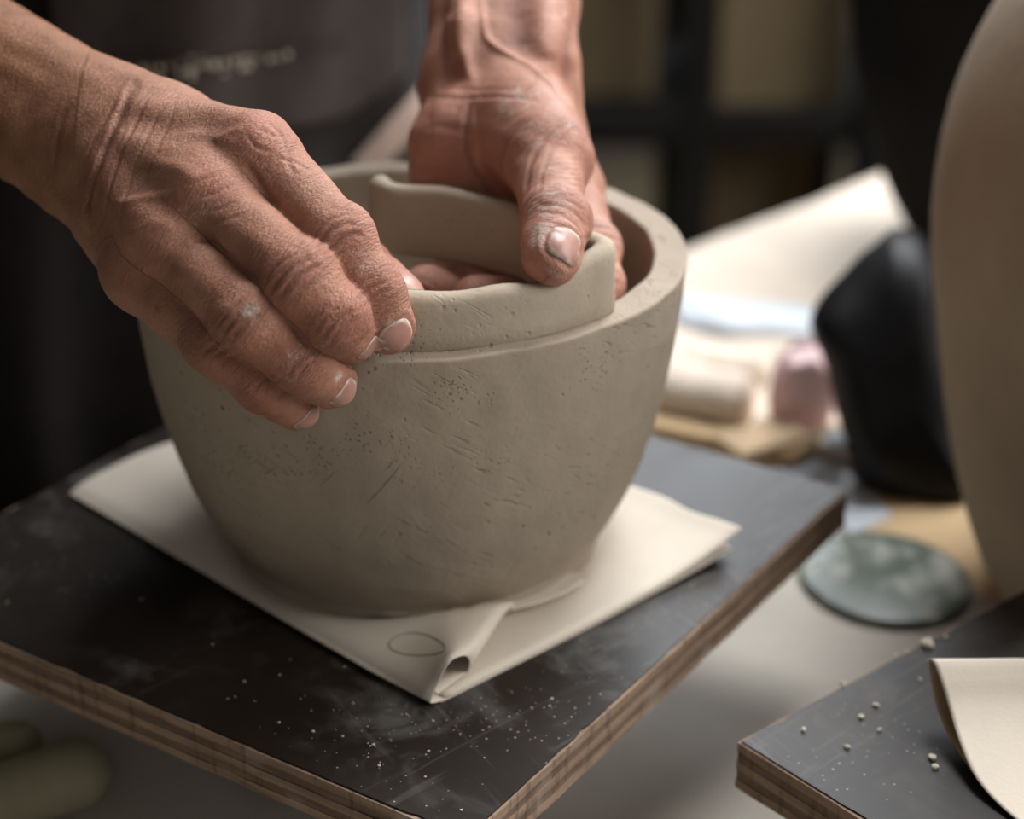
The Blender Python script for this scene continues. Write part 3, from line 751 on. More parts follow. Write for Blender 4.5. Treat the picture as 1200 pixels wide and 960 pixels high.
right = dict(W=rW, wr=rWr, wu=rWu, fe=rFE, D=rD, lat=flat_, tan=1.0, tan0=.035, tanf=.42, cscale=.72,
    palm=[(rWr, rM[0]-rD*.001, .0178, .0125, .012), (rW+rlat*.004, rM[1]-rD*.001, .0178, .0125, .012), (rW-rlat*.004, rM[2]-rD*.001, .0175, .0118, .012), (rWu, rM[3]-rD*.001, .0165, .0098, .012),
          (rWr, rFE+flat_*.011, .0178, .0235, .012), (rWu, rFE-flat_*.011, .0178, .0235, .012), (rW, rFE, .0185, .025, .012),
          ((rM[0]+rM[1])/2-rD*.008, (rM[2]+rM[3])/2-rD*.008, .0125, .0115, .014), (rW+rax*.04-rD*.008, rW+rax*.06-rD*.008+rlat*.01, .016, .016, .014)],
    extra=[(rM[0]+rD*.0022, rM[0]+rD*.0022+rax*.004, .0112, .0108, .006), (rM[1]+rD*.0022, rM[1]+rD*.0022+rax*.004, .0112, .0108, .006), (rM[2]+rD*.0015, rM[2]+rD*.0015+rax*.003, .0102, .0100, .006), (rM[3]+rD*.0015, rM[3]+rD*.0015+rax*.003, .0092, .0090, .006),
           # ulnar head and extensor tendons
           (rWu+ffa*.022+fD*.008-flat_*.002, rWu+ffa*.026+fD*.008-flat_*.002, .0105, .0105, .010),
           (rM[0]+rD*.0085-rax*.012, rW+rlat*.007+rD*.014+rax*.01, .0042, .0038, .008), (rM[1]+rD*.0085-rax*.012, rW+rlat*.003+rD*.014+rax*.01, .0042, .0038, .008), (rM[2]+rD*.0080-rax*.012, rW-rlat*.002+rD*.014+rax*.01, .0038, .0036, .008),
           # thumb side muscle
           (rTh[0], rTh[1], .016, .0135, .014)],
    fingers=[dict(j=rI, r=[.0122, .0113, .0100, .0091], dn=[rD, camdir(.5, .35, .8), camdir(.25, .0, 1)], nail=True, red=.45, hw=.0062, hl=.0060, noff=.15),
             dict(j=rMd, r=[.0122, .0119, .0101, .0090], dn=[rD, camdir(.35, .3, .9), camdir(.75, -.55, .35)], nail=True, red=.42, hw=.0050, hl=.0040, noff=-.2),
             dict(j=rR, r=[.0115, .0108, .0096, .0087], dn=[rD, camdir(.3, .2, .9), camdir(.05, .0, 1)], nail=True, red=.3, hw=.0060, hl=.0058, noff=-.12),
             dict(j=rP, r=[.0105, .0088, .0082, .0074], dn=[rD, camdir(.1, .0, 1), camdir(-.02, .0, 1)], nail=True, red=.3, hw=.0054, hl=.0055, noff=-.15),
             dict(j=rTh, r=[.0140, .0125, .0112, .0095], dn=[rD, camdir(-.2, 1, -.3), camdir(-.2, 1, -.4)], nail=True, red=.3, k=.010)],
    redspots=[(312, 150, .012, .55), (240, 210, .011, .45), (190, 262, .009, .2), (170, 285, .012, .3), (395, 275, .009, .3), (350, 318, .010, .3)],
    dustspots=[(238, 245, .012, .55), (293, 366, .005, .9), (318, 380, .005, .7), (150, 300, .014, .35), (370, 400, .014, .35), (345, 425, .014, .45), (425, 310, .010, .4), (215, 275, .014, .4), (50, 14, .02, .35), (398, 440, .004, .9), (460, 378, .004, .7)],
    creases=[([(158, 98), (140, 140), (120, 185), (104, 232), (106, 258)], .0011, .0016), ([(150, 108), (128, 160), (108, 212), (100, 245)], .0007, .0009), ([(172, 118), (150, 162), (133, 205), (122, 255)], .0006, .0009),
             ([(192, 122), (170, 165), (152, 212), (140, 262)], .0004, .0009), ([(140, 112), (118, 150), (98, 195), (90, 225)], .0004, .0009), ([(205, 130), (186, 170), (168, 215)], .0003, .0009), ([(80, 120), (68, 160), (62, 205)], .0004, .0013),
             ([(318, 146), (330, 158), (335, 178)], .0005, .0009), ([(300, 148), (318, 158), (340, 160)], .0004, .0008), ([(347, 168), (338, 188), (345, 205)], .0005, .0009), ([(290, 158), (300, 172), (318, 178)], .0004, .0008), ([(325, 185), (345, 190), (365, 200)], .0004, .0008),
             ([(222, 217), (245, 208), (262, 200)], .0004, .0008), ([(226, 232), (252, 226), (272, 216)], .0005, .0008), ([(235, 249), (258, 244), (280, 234)], .0004, .0008), ([(242, 262), (265, 258), (286, 250)], .0003, .0008), ([(228, 283), (250, 284), (268, 300)], .0007, .0011), ([(288, 192), (305, 214), (326, 242)], .0006, .0012),
             ([(370, 296), (382, 274), (404, 262), (420, 264)], .0008, .0009), ([(377, 304), (394, 284), (414, 273), (426, 278)], .0007, .0008), ([(364, 284), (380, 262), (402, 251)], .0006, .0009), ([(372, 312), (398, 298), (420, 290)], .0004, .0008), ([(392, 246), (410, 246)], .0004, .0008),
             ([(416, 354), (432, 338), (452, 330)], .0006, .0008), ([(424, 362), (440, 346), (458, 339)], .0005, .0008), ([(412, 344), (426, 330), (444, 322)], .0004, .0008),
             ([(316, 347), (330, 324), (350, 309), (368, 301)], .0008, .0010), ([(325, 353), (341, 331), (361, 316), (379, 312)], .0007, .0009), ([(308, 336), (323, 313), (343, 299)], .0006, .0009), ([(338, 358), (356, 340), (376, 328)], .0004, .0008),
             ([(376, 399), (391, 378), (410, 364)], .0006, .0008), ([(385, 404), (399, 386), (417, 374)], .0005, .0008), ([(368, 392), (382, 372), (398, 358)], .0004, .0008),
             ([(260, 393), (277, 372), (296, 359)], .0007, .0010), ([(269, 400), (287, 380), (306, 368)], .0007, .0009), ([(254, 384), (268, 366), (284, 352)], .0005, .0009), ([(336, 441), (349, 425), (364, 413)], .0006, .0008), ([(345, 447), (357, 432), (372, 421)], .0005, .0008),
             ([(236, 418), (250, 407), (264, 396)], .0007, .0009), ([(244, 426), (258, 414), (274, 406)], .0007, .0009), ([(254, 432), (269, 420), (284, 414)], .0005, .0008), ([(298, 457), (310, 446), (324, 438)], .0006, .0008), ([(306, 463), (317, 452), (331, 445)], .0006, .0008),
             ([(135, 240), (170, 232), (205, 228)], -.0007, .0020), ([(250, 168), (268, 156), (285, 150)], -.0006, .0018), ([(150, 275), (180, 262), (205, 262)], -.0005, .0020), ([(205, 160), (240, 158), (275, 168)], -.0006, .0028), ([(170, 190), (205, 195), (235, 212)], -.0006, .0028)])

# ---- left hand (palm to the camera, thumb pressing the strip, fingers down inside the bowl)
lM = [ond(668, 220, .815), ond(645, 258, .832), ond(597, 282, .838), ond(548, 290, .832)]
lI = J4(lM[0], ond(691, 291, .784), ond(698, 335, .768), ond(694, 362, .761))
lMd = J4(lM[1], ond(668, 352, .800), ond(612, 362, .772), ond(556, 352, .757))
lR = J4(lM[2], ond(612, 375, .803), ond(552, 366, .780), ond(495, 338, .770))
lP = J4(lM[3], ond(550, 362, .806), ond(512, 358, .790), ond(470, 345, .782))
lT = J4(ond(612, 142, .795), ond(641, 186, .765), ond(652, 258, .7285), ond(647, 303, .7115))
for nm, j in (('lI', lI), ('lM', lMd), ('lR', lR), ('lP', lP), ('lT', lT)): bones(nm, j)
lW = ond(584, 98, .818); lFE = ond(602, -135, .872)
llat = unit(lM[0]-lM[3]); lax = unit((lM[1]+lM[2])/2-lW); llat = unit(llat-lax*(llat@lax)); lD = np.cross(llat, lax); lD = lD if lD@fw > 0 else -lD
print('wrist-mcp', [round(float(np.linalg.norm(m-lW))*1000) for m in lM], 'spread', np.linalg.norm(lM[0]-lM[3]))
lWr = lW+llat*.0125; lWu = lW-llat*.0125
lfa = unit(lFE-lW); lfl = unit(llat-lfa*(llat@lfa)); lfD = np.cross(lfl, lfa); lfD = lfD if lfD@fw > 0 else -lfD
V0 = -camdir(0, 0, 1)
left = dict(W=lW, wr=lWr, wu=lWu, fe=lFE, D=lD, lat=lfl, tan=.8, tan0=-.075, tanf=.0, cscale=.48,
    palm=[(lWr, lM[0], .0185, .0125, .012), (lW+llat*.005, lM[1], .0185, .0125, .012), (lW-llat*.005, lM[2], .018, .0118, .012), (lWu, lM[3], .018, .0110, .012),
          (lWr, lFE+lfl*.014, .0185, .0225, .014), (lWu, lFE-lfl*.014, .0185, .0225, .014), (lW, lFE, .019, .024, .014),
          ((lM[0]+lM[1])/2, (lM[2]+lM[3])/2, .0120, .0110, .014)],
    extra=[(ond(606, 138, .792), ond(640, 186, .768), .0195, .0160, .012), (ond(622, 165, .788), ond(640, 215, .788), .017, .012, .012),
           (ond(532, 178, .802), ond(526, 262, .812), .0180, .0150, .014), (ond(545, 165, .80), ond(560, 240, .81), .017, .014, .014),
           # wrist tendons and the vein that crosses the wrist
           (ond(560, -150, .868), ond(543, 30, .806), .0050, .0045, .008), (ond(543, 30, .806), ond(552, 95, .802), .0045, .0042, .006), (ond(640, -150, .872), ond(640, 60, .802), .0075, .0060, .010)],
    fingers=[dict(j=lI, r=[.0118, .0106, .0096, .0086], dn=[lD, camdir(.5, -.2, -1), camdir(.5, -.4, -.8)], nail=False, red=.2),
             dict(j=lMd, r=[.0120, .0108, .0098, .0088], dn=[lD, camdir(.3, -.8, -.5), camdir(0, -1, -.3)], nail=False, red=.2),
             dict(j=lR, r=[.0112, .0102, .0094, .0086], dn=[lD, camdir(.3, -.8, -.5), camdir(-.3, -.8, .5)], nail=True, red=.2),
             dict(j=lP, r=[.0105, .0088, .0082, .0074], dn=[lD, camdir(.3, -.8, -.5), camdir(0, -1, .3)], nail=False, red=.2),
             dict(j=lT, r=[.0165, .0128, .0112, .0098], dn=[camdir(.8, .2, .5), camdir(.65, .1, .75), camdir(.55, .42, .72)], nail=True, red=.35, hw=.0071, hl=.0068, noff=.05, tilt=.12, k=.012)],
    redspots=[(505, 190, .020, .40), (535, 235, .016, .35), (600, 190, .016, .25), (660, 230, .014, .3), (705, 350, .010, .5), (540, 120, .012, .25), (650, 80, .012, .3)],
    dustspots=[(600, 118, .016, .6), (622, 165, .018, .6), (640, 240, .016, .65), (635, 270, .012, .8), (650, 322, .008, .5), (680, 165, .014, .5), (640, 200, .016, .55), (575, 145, .012, .4)],
    creases=[([(500, 113), (540, 116), (580, 113), (628, 118)], .0006, .0011), ([(515, 103), (560, 106), (600, 104)], .0004, .0010), ([(563, -6), (566, 25), (572, 47), (592, 62), (620, 78), (644, 98), (662, 122)], -.0011, .0016),
             ([(543, -6), (539, 40), (546, 72), (556, 102)], -.0018, .0030), ([(642, -6), (636, 40), (642, 72)], -.0020, .0050), ([(604, -6), (606, 30), (612, 60)], .0018, .0050), ([(520, 0), (520, 60), (530, 98)], .0012, .0035), ([(672, 20), (664, 70), (664, 105)], .0014, .0035),
             ([(552, 118), (546, 150), (550, 185), (566, 215), (590, 242)], .0012, .0015), ([(557, 120), (562, 160), (580, 200), (604, 228)], .0005, .0010), ([(500, 150), (520, 148), (540, 152)], .0004, .0012), ([(490, 200), (515, 200), (540, 206)], .0004, .0012),
             ([(668, 142), (648, 155), (632, 172), (620, 200), (616, 232)], .0011, .0013), ([(664, 158), (648, 172), (636, 200), (632, 226)], .0005, .0009), ([(676, 150), (660, 160), (648, 178)], .0004, .0008)]
            +[([(636+.1*(y-186), y+5), (658, y), (690, y+4)], .00035, .0007) for y in range(186, 234, 6)]
            +[([(634, 240), (655, 241), (675, 251), (686, 266)], .0008, .0009), ([(632, 250), (655, 251), (674, 263), (683, 281)], .0007, .0009), ([(638, 232), (662, 234), (686, 247)], .0006, .0008), ([(634, 260), (652, 262), (668, 274)], .0005, .0008), ([(645, 270), (662, 277), (674, 290)], .0004, .0007),
             ([(682, 281), (703, 276), (724, 281)], .0007, .0010), ([(682, 292), (705, 288), (726, 294)], .0005, .0009), ([(682, 306), (705, 302), (726, 308)], .0011, .0012), ([(682, 331), (705, 327), (724, 332)], .0010, .0011), ([(682, 341), (705, 337), (722, 343)], .0005, .0009), ([(690, 225), (705, 235), (715, 250)], .0004, .001)])
HRES = .00066
parts = [build_hand(right, HRES), build_hand(left, HRES)]

# ---- the rest of the body, coarser, joined on where the forearms leave the picture
KX = np.array([-.185, .450]); e3 = np.array([.707, .707, 0]); n3 = np.array([.707, -.707, 0])
def bd(a, b, z): return np.array([KX[0], KX[1], 0])+e3*a+n3*b+np.array([0, 0, z])      # a: to the potter's left, b: forwards
rEl = rFE+ffa*.115+np.array([0, .01, 0]); lEl = lFE+lfa*.15
rSh = bd(-.185, .06, .47); lSh = bd(.185, .06, .47)
bones('arms', [rW, rEl, rSh]); bones('arms', [lW, lEl, lSh])
bf = Field((-.75, -.15, FLOOR-.01), (.40, .95, .86), .009)
def A_(a, b, ra, rb, k=.05, flat=None): add(bf, np.array(a), np.array(b), ra, rb, k, flat)
A_(bd(0, .0, .02), bd(0, .0, .10), .165, .155, .05, (n3, .70)); A_(bd(0, .005, .10), bd(0, .03, .34), .150, .165, .06, (n3, .68))
A_(bd(-.10, .04, .40), bd(.10, .04, .40), .10, .10, .06); A_(bd(-.15, .05, .46), bd(.15, .05, .46), .065, .065, .05)
A_(bd(0, .05, .47), bd(0, .075, .58), .055, .052, .04)
torso = bf.f.copy(); bf.f[:] = 1
A_(rSh, rEl, .055, .043, .03); A_(lSh, lEl, .055, .043, .03)
armf = bf.f.copy(); bf.f[:] = 1
A_(bd(-.09, 0, -.02), bd(-.095, .02, -.45), .085, .057, .03); A_(bd(-.095, .02, -.45), bd(-.10, 0, -.82), .056, .038, .03)
A_(bd(.09, 0, -.02), bd(.095, .02, -.45), .085, .057, .03); A_(bd(.095, .02, -.45), bd(.10, 0, -.82), .056, .038, .03)
legf = bf.f.copy()
for s in (-1, 1): A_(bd(.10*s, -.02, -.855), bd(.11*s, .16, -.870), .040, .028, .03)
bf.f = smin(smin(smin(torso, armf, .04), bf.f, .05), np.float32(1), 0)
for o_ in (-1, 0, 1):     # the forearms carry on with the section they have at the edge of the picture
    A_(rFE-ffa*.012+flat_*.011*o_, rEl+flat_*.010*o_, .0232 if o_ else .0246, .038, .012); A_(lFE-lfa*.012+lfl*.014*o_, lEl+lfl*.008*o_, .0222 if o_ else .0236, .038, .014)
# head: skull, jaw, nose, ears, sockets of the eyes; the potter looks down at the bowl
hc = bd(0, .10, .70); fd = unit(n3+np.array([0, 0, -.55])); hu = unit(np.cross(np.cross(fd, (0, 0, 1)), fd)); hs = np.cross(fd, hu)
A_(hc+hu*.02-fd*.02, hc+hu*.02+fd*.015, .082, .080, .02); A_(hc-hu*.03+fd*.03, hc-hu*.065+fd*.055, .058, .040, .03)
A_(hc-hu*.005+fd*.092, hc-hu*.035+fd*.108, .010, .014, .012)
for s in (-1, 1):
    A_(hc+hs*s*.080-hu*.02, hc+hs*s*.084+hu*.012-fd*.004, .013, .017, .008, (hs, .5)); A_(hc+hs*s*.032+fd*.075-hu*.002, hc+hs*s*.034+fd*.075-hu*.002, .014, .014, .006)
A_(hc-hu*.062+fd*.088-hs*.018, hc-hu*.062+fd*.088+hs*.018, .008, .008, .006)
Vb, Qb = nets(bf)
nb = len(Vb); z1 = np.zeros(nb)
parts.append((Vb, Qb, dict(red=z1, dust=z1, crease=z1, tan=np.full(nb, .8), axv=np.stack([Vb[:, 2]*1000, Vb[:, 0]*1000, z1+.1], 1))))
off = 0; VV = []; QQ = []; AT = {k: [] for k in ('red', 'dust', 'crease', 'tan', 'axv')}
for v, q, a in parts:
    VV.append(v); QQ.append(q+off); off += len(v)
    for k in AT: AT[k].append(a[k])
org = np.array([KX[0], KX[1], FLOOR])
VV = np.concatenate(VV); QQ = np.concatenate(QQ)
bme = np_mesh('person', VV-org, QQ)
for k in ('red', 'dust', 'crease', 'tan'):
    a = bme.attributes.new(k, 'FLOAT', 'POINT'); a.data.foreach_set('value', np.concatenate(AT[k]).astype(np.float32))
a = bme.attributes.new('axv', 'FLOAT_VECTOR', 'POINT'); a.data.foreach_set('vector', np.concatenate(AT['axv']).astype(np.float32).ravel())
person = link('person', bme, M['skin'], label='person in a dark apron pressing a clay strip onto the bowl with both hands', cat='person')
person.location = org
print('body verts', len(VV))

# ---- fingernails
tree = BVHTree.FromPolygons([tuple(v) for v in VV], [tuple(map(int, q)) for q in QQ])
def make_nail(fg):
    c_, ax, dd, lat, hw, hl = nail_frame(fg); r = fg['r'][-1]
    n, m = 17, 17; top = []; ed = []; uv = []
    for i in range(n):
        for j in range(m):
            x, y = 2*i/(n-1)-1, 2*j/(m-1)-1
            # square to squircle
            s = math.sqrt(x*x+y*y)+1e-9; mx = max(abs(x), abs(y)); th = math.atan2(y, x)
            rr_ = 1/((abs(math.cos(th))**2.9+abs(math.sin(th))**2.9)**(1/2.9)); X, Y = math.cos(th)*rr_*mx, math.sin(th)*rr_*mx
            p = c_+ax*X*hl+lat*Y*hw
            h = tree.ray_cast(Vector(p+dd*.012), Vector(-dd), .03)
            base = np.array(h[0]) if h[0] is not None else p-dd*r*.4
            lim = c_+ax*X*hl+lat*Y*hw-dd*(r*.30*Y*Y+.10*r)
            if (base-lim)@dd < -.0012: base = lim-dd*.0012
            top.append(base+dd*(.00012+.0002*(1-Y*Y)+(.00025 if X > .8 else 0))); ed.append(mx); uv.append((Y, X, 0))
    P = np.array(top).reshape(n, m, 3)
    for _ in range(2): P[1:-1, 1:-1] = .5*P[1:-1, 1:-1]+.125*(P[2:, 1:-1]+P[:-2, 1:-1]+P[1:-1, 2:]+P[1:-1, :-2])
    me = grid_mesh('fingernail', P-org)
    a = me.attributes.new('edge', 'FLOAT', 'POINT'); a.data.foreach_set('value', np.array(ed, np.float32)**5)
    a = me.attributes.new('nuv', 'FLOAT_VECTOR', 'POINT'); a.data.foreach_set('vector', np.array(uv, np.float32).ravel())
    bm = bmesh.new(); bm.from_mesh(me); bm.normal_update(); bm.faces.ensure_lookup_table()
    if np.array(bm.faces[100].normal)@dd < 0: bmesh.ops.reverse_faces(bm, faces=bm.faces[:])
    bm.to_mesh(me); bm.free()
    o = link('fingernail', me, M['nail'], person)
    s = o.modifiers.new('t', 'SOLIDIFY'); s.thickness = .0006; s.offset = -1
    return o
for hd in (right, left):
    for fg in hd['fingers']:
        if fg.get('nail'): make_nail(fg)

# ---- clothes
def sub_field(f, cut=None):
    g = Field((-.75, -.15, FLOOR-.01), (.40, .95, .86), .009); g.f = f.copy(); return g
X, Y, Z = bf.pts((slice(None),)*3)
def seg_t(a, b): d = b-a; return ((X-a[0])*d[0]+(Y-a[1])*d[1]+(Z-a[2])*d[2])/(d@d)
wav = (.0025*np.sin(X*70+Z*40)*np.sin(Y*60-Z*30)).astype(np.float32)
sh = smin(torso, np.maximum(armf, np.maximum(seg_t(rSh, rEl)-.92, seg_t(lSh, lEl)-.92)*0+armf), .03)-.010-wav
sh = np.maximum(sh, -(Z+.02)); sh = np.maximum(sh, (Z-.545))
cutr = (seg_t(rSh, rEl)-.93)*.3; cutl = (seg_t(lSh, lEl)-.93)*.3
armc = np.maximum(armf-.012-wav, np.where(np.abs(seg_t(rSh, rEl)-.5) < .9, cutr, cutr)*0-1)
g = sub_field(sh); v, q = nets(g); shtree = BVHTree.FromPolygons([tuple(p) for p in v], [tuple(map(int, p)) for p in q])
link('shirt', np_mesh('shirt', v-org, q), M['shirt'], person, label='blue-grey shirt')
tr = smin(legf, np.maximum(torso, Z-.06), .04)-.013-wav; tr = np.maximum(tr, -(Z+.835)); tr = np.maximum(tr, Z-.05)
v, q = nets(sub_field(tr)); link('trousers', np_mesh('trousers', v-org, q), M['trousers'], person, label='black trousers')
for s in (-1, 1):
    g = Field(bd(.10*s, .05, -.88)-.2, bd(.10*s, .05, -.88)+.2, .006)
    add(g, bd(.10*s, -.03, -.85), bd(.11*s, .17, -.862), .048, .037, .02); add(g, bd(.10*s, -.02, -.83), bd(.10*s, -.02, -.80), .048, .046, .02)
    g.f = np.maximum(g.f, -(g.ax[2][None, None, :]-FLOOR-.001)); g.f = np.maximum(g.f, g.ax[2][None, None, :]+.79)
    v, q = nets(g); link('shoe', np_mesh('shoe', v-org, q), M['trousers'], person)
# hair cap
g = Field(hc-.14, hc+.14, .006); add(g, hc+hu*.03-fd*.03, hc+hu*.025+fd*.01, .088, .084, .02)
Xh, Yh, Zh = g.pts((slice(None),)*3)
side = (Xh-hc[0])*fd[0]+(Yh-hc[1])*fd[1]+(Zh-hc[2])*fd[2]; hup = (Xh-hc[0])*hu[0]+(Yh-hc[1])*hu[1]+(Zh-hc[2])*hu[2]
g.f = np.maximum(g.f, side*.7-hup*.7+.005-.0)
v, q = nets(g); link('hair', np_mesh('hair', v-org, q), M['hair'], person, label='short grey hair')
# apron: a canvas panel that hangs round the front of the body
AW, AB = .205, .138
def apron_pt(u, z):
    ph = (-1.75+(u+1)/2*(1.75+.80)); zz = z; a = AW*math.sin(ph)
    wdt = 1.0
    dep = AB*math.cos(ph)
    if zz > .12: dep += .040*min(1, (zz-.12)/.2)
    fold = .006*math.sin(u*9+zz*7)+.004*math.sin(u*19-zz*11+1)+.003*nz((u, zz, 0), 6)
    return bd(a, dep+fold*(1-abs(u)**3)+.004, zz)
us = np.linspace(-.97, .97, 90); zs = np.concatenate([np.linspace(-.55, .0, 40), np.linspace(.006, .42, 70)])
PA = np.array([[apron_pt(u*(1 if z < .2 else 1-.55*min(1, (z-.2)/.2)), z) for u in us] for z in zs])
ap = link('apron', grid_mesh('apron', PA-org), M['apron'], person, label='dark brown canvas apron')
sd = ap.modifiers.new('t', 'SOLIDIFY'); sd.thickness = .0016; sd.offset = 0
aptree = BVHTree.FromPolygons([tuple(p) for p in PA.reshape(-1, 3)], [tuple(p.vertices) for p in ap.data.polygons])
def on_apron(x, y, lift):
    d = ray(x, y); hh = aptree.ray_cast(Vector(CAM), Vector(unit(d))); h2 = shtree.ray_cast(Vector(CAM), Vector(unit(d)))
    if hh[0] is None or (h2[0] is not None and h2[3] < hh[3]): hh = h2
    if hh[0] is None: return None
    nn = np.array(hh[1]); nn = nn if nn@d < 0 else -nn
    return np.array(hh[0])+nn*lift
def apron_patch(name, fn, ns, nt, mat, lift, th, label=None):
    P = np.zeros((ns, nt, 3)); last = None
    for i in range(ns):
        for j in range(nt):
            x, y = fn(i/(ns-1), j/(nt-1)); p = on_apron(x, y, lift)
            if p is None: p = P[i, j-1] if j else (P[i-1, j] if i else ond(x, y, 1.0))
            P[i, j] = p
    o = link(name, grid_mesh(name, P-org), mat, ap, label=label); s = o.modifiers.new('t', 'SOLIDIFY'); s.thickness = th; s.offset = 0
    return o
lowx = [60, 140, 250, 330, 390, 440, 475, 490]; lowy = [150, 152, 155, 150, 135, 105, 70, 48]
apron_patch('pocket', lambda s, t: (60+s*402, (-70)*(1-t)+t*np.interp(60+s*402, lowx, lowy)), 60, 24, M['canvas_brown'], .006, .003, 'wide pocket with a curved lower edge')
apron_patch('pale_strip', lambda s, t: (488-s*84+t*30, 100+s*92+t*14), 14, 5, M['pale_cloth'], .004, .002, 'pale beige strip')  # pale beige diagonal strip laid over the apron front
def seam(name, pts, r, mat, lift): 
    q = [on_apron(x, y, lift) for x, y in pts]; q = [p for p in q if p is not None]
    if len(q) > 2: link(name, tube_mesh(name, np.array(q)-org, r, 6), mat, ap)
seam('pocket_seam', [(120+k*9, 66-.00055*(120+k*9-120)**2*.6-0.02*k) for k in range(32)], .0011, M['canvas_brown'], .0095)
rr = random.Random(5)
for k in range(17):
    x = 168+k*10.0; y = 70+3*math.sin(k)-k*.6
    for row, (dy, pr) in enumerate(((0, .95), (14, .55))):
        if rr.random() > pr: continue
        hgt = rr.uniform(5, 10); w_ = rr.uniform(1.6, 3.2)
        apron_patch('frayed_stitch', lambda s, t, x=x, y=y, dy=dy, hgt=hgt, w_=w_: (x+(s-.5)*2*w_, y+dy+(t-.5)*2*hgt*.6), 3, 3, M['stitch'], .0088, .0014)

# ------------------------------------------------------------------ pencil ring follows the flap
dg = bpy.context.evaluated_depsgraph_get()
fl = [o for o in pap.children if o.name.startswith('rolled_flap')][0]
bv = BVHTree.FromObject(fl, dg); pp = []
for p in PENCIL_PTS:
    d = unit(p-CAM); h = bv.ray_cast(Vector(CAM), Vector(d)); q = np.array(h[0]) if h[0] else p
    pp.append(q+np.array([0, 0, .0001]))
link('pencil_ring', tube_mesh('pencil_ring', pp, .00014, 5), M['pencil'], pap, label='faint hand-drawn pencil ring')

# ------------------------------------------------------------------ crumbs
def crumb_mesh(name, r, seed):
    bm = bmesh.new(); bmesh.ops.create_icosphere(bm, subdivisions=1, radius=r)
    for v in bm.verts: v.co *= 1+.5*nz(v.co/r, 1.3, seed); v.co.z = max(v.co.z*.7, -r*.45)
    return bm_mesh(name, bm)
crm = [crumb_mesh('crumb', 1.0, k*2.3) for k in range(4)]
# fine dry clay dust on the work board
bm = bmesh.new(); rr = random.Random(3); npnt = 0
clusters = [(420, 860, 60, 22, 50), (640, 810, 70, 30, 70), (570, 830, 60, 25, 45), (300, 830, 140, 40, 40), (560, 900, 120, 30, 30), (200, 720, 120, 40, 20), (760, 780, 60, 40, 18)]
paperpoly = [PL, PF, PR]
while npnt < 115:
    cx, cy, sx, sy, n = rr.choices(clusters, weights=[c[4] for c in clusters])[0]
    p = onz(rr.gauss(cx, sx), rr.gauss(cy, sy), 0)
    ab = np.array([(p[:2]-FC)@u1, (p[:2]-FC)@u2])
    if not (0.004 < ab[0] < BS-.004 and .004 < ab[1] < BS-.004): continue
    rel = p[:2]-PF
    uv = np.linalg.solve(np.array([pu*UL, pv]).T, rel)
    if uv[0] > -.03 and uv[1] > -.03 and uv[0] < 1.1 and uv[1] < 1.1: continue
    r = .00016+.00045*rr.random()**4
    ico = bmesh.ops.create_icosphere(bm, subdivisions=1, radius=r)
    for v in ico['verts']: v.co = Vector((v.co.x*(1+.5*rr.random()), v.co.y, v.co.z*.6))+Vector((p[0], p[1], r*.45))
    npnt += 1
link('clay_dust', bm_mesh('clay_dust', bm), M['clay_crumb'], label='fine dry clay crumbs scattered over the dark work board', cat='clay crumbs', kind='stuff', smooth=False)
# single crumbs on the second board
ZS = SBZ
spots = [(1087, 757, .0030, 'pale clay lump at the edge of the small grey board'), (1009, 842, .0015, None), (1026, 828, .0016, None), (1030, 857, .0013, None), (987, 803, .0014, None), (1062, 766, .0011, None), (1050, 768, .0011, None), (992, 877, .0014, None), (941, 857, .0013, None), (1092, 890, .0020, None), (1096, 901, .0018, None), (1078, 797, .0010, None), (1107, 747, .0010, None)]
for k, (x, y, r, lab) in enumerate(spots):
    p = onz(x, y, ZS)
    o = bpy.data.objects.new('clay_crumb', crm[k % 4]); COL.objects.link(o)
    if not crm[k % 4].materials: crm[k % 4].materials.append(M['clay_crumb'])
    o.location = (p[0], p[1], ZS+r*.44); o.scale = (r, r*.8, r); o.rotation_euler.z = k*1.3
    tag(o, lab or 'tiny clay crumb loose on the small grey board', 'clay crumb', None if lab else 'crumbs on the small board')

# ------------------------------------------------------------------ folded paper bag on the second board
bagroot = empty('paper_bag', tuple(onz(1150, 860, ZS)), 'folded cream paper bag lying on the small grey board', 'paper bag')
bl = np.array(bagroot.location)
def sheet(name, ctrl, mat, n_u=9, th=.0005):
    """ctrl: rows of control points -> catmull both ways"""
    R = [catmull(r, n_u) for r in ctrl]; R = np.array(R)
    Q = np.array([catmull(R[:, j], 8) for j in range(R.shape[1])]).transpose(1, 0, 2)
    o = link(name, grid_mesh(name, Q-bl), mat, bagroot)
    s = o.modifiers.new('thick', 'SOLIDIFY'); s.thickness = th; s.offset = 0
    return o
def P3(x, y, h): return onz(x, y, ZS+h)
# cross-section at the open left end, swept to the right
def sec(dx, dy, k):
    return [P3(1225+dx, 985+dy, .0012), P3(1178+dx, 950+dy, .0020), P3(1144+dx*.9, 912+dy, .005), P3(1124+dx*.95, 868+dy*.8, .010), P3(1112+dx, 828+dy*.6, .016*k), P3(1102+dx, 797+dy*.3, .0225*k), P3(1096+dx, 780+dy*.2, .0260*k), P3(1091+dx, 773+dy*.1, .0268*k), P3(1087+dx, 775+dy*.1, .0245*k)]
sheet('front_flap', [sec(0, 0, 1), sec(45, -2, 1.0), sec(95, -6, 1.0), sec(170, -12, 1.0), sec(260, -20, 1.0)], M['paper'])
def sec2(dx, k):
    return [P3(1087+dx, 776, .0245*k), P3(1089+dx, 795, .018*k), P3(1098+dx, 835, .008), P3(1116+dx, 872, .003), P3(1150+dx, 920, .0012), P3(1220+dx, 985, .0008)]
sheet('inner_fold', [sec2(2, 1), sec2(50, 1.0), sec2(110, 1.0), sec2(190, 1), sec2(270, 1)], M['kraft'])

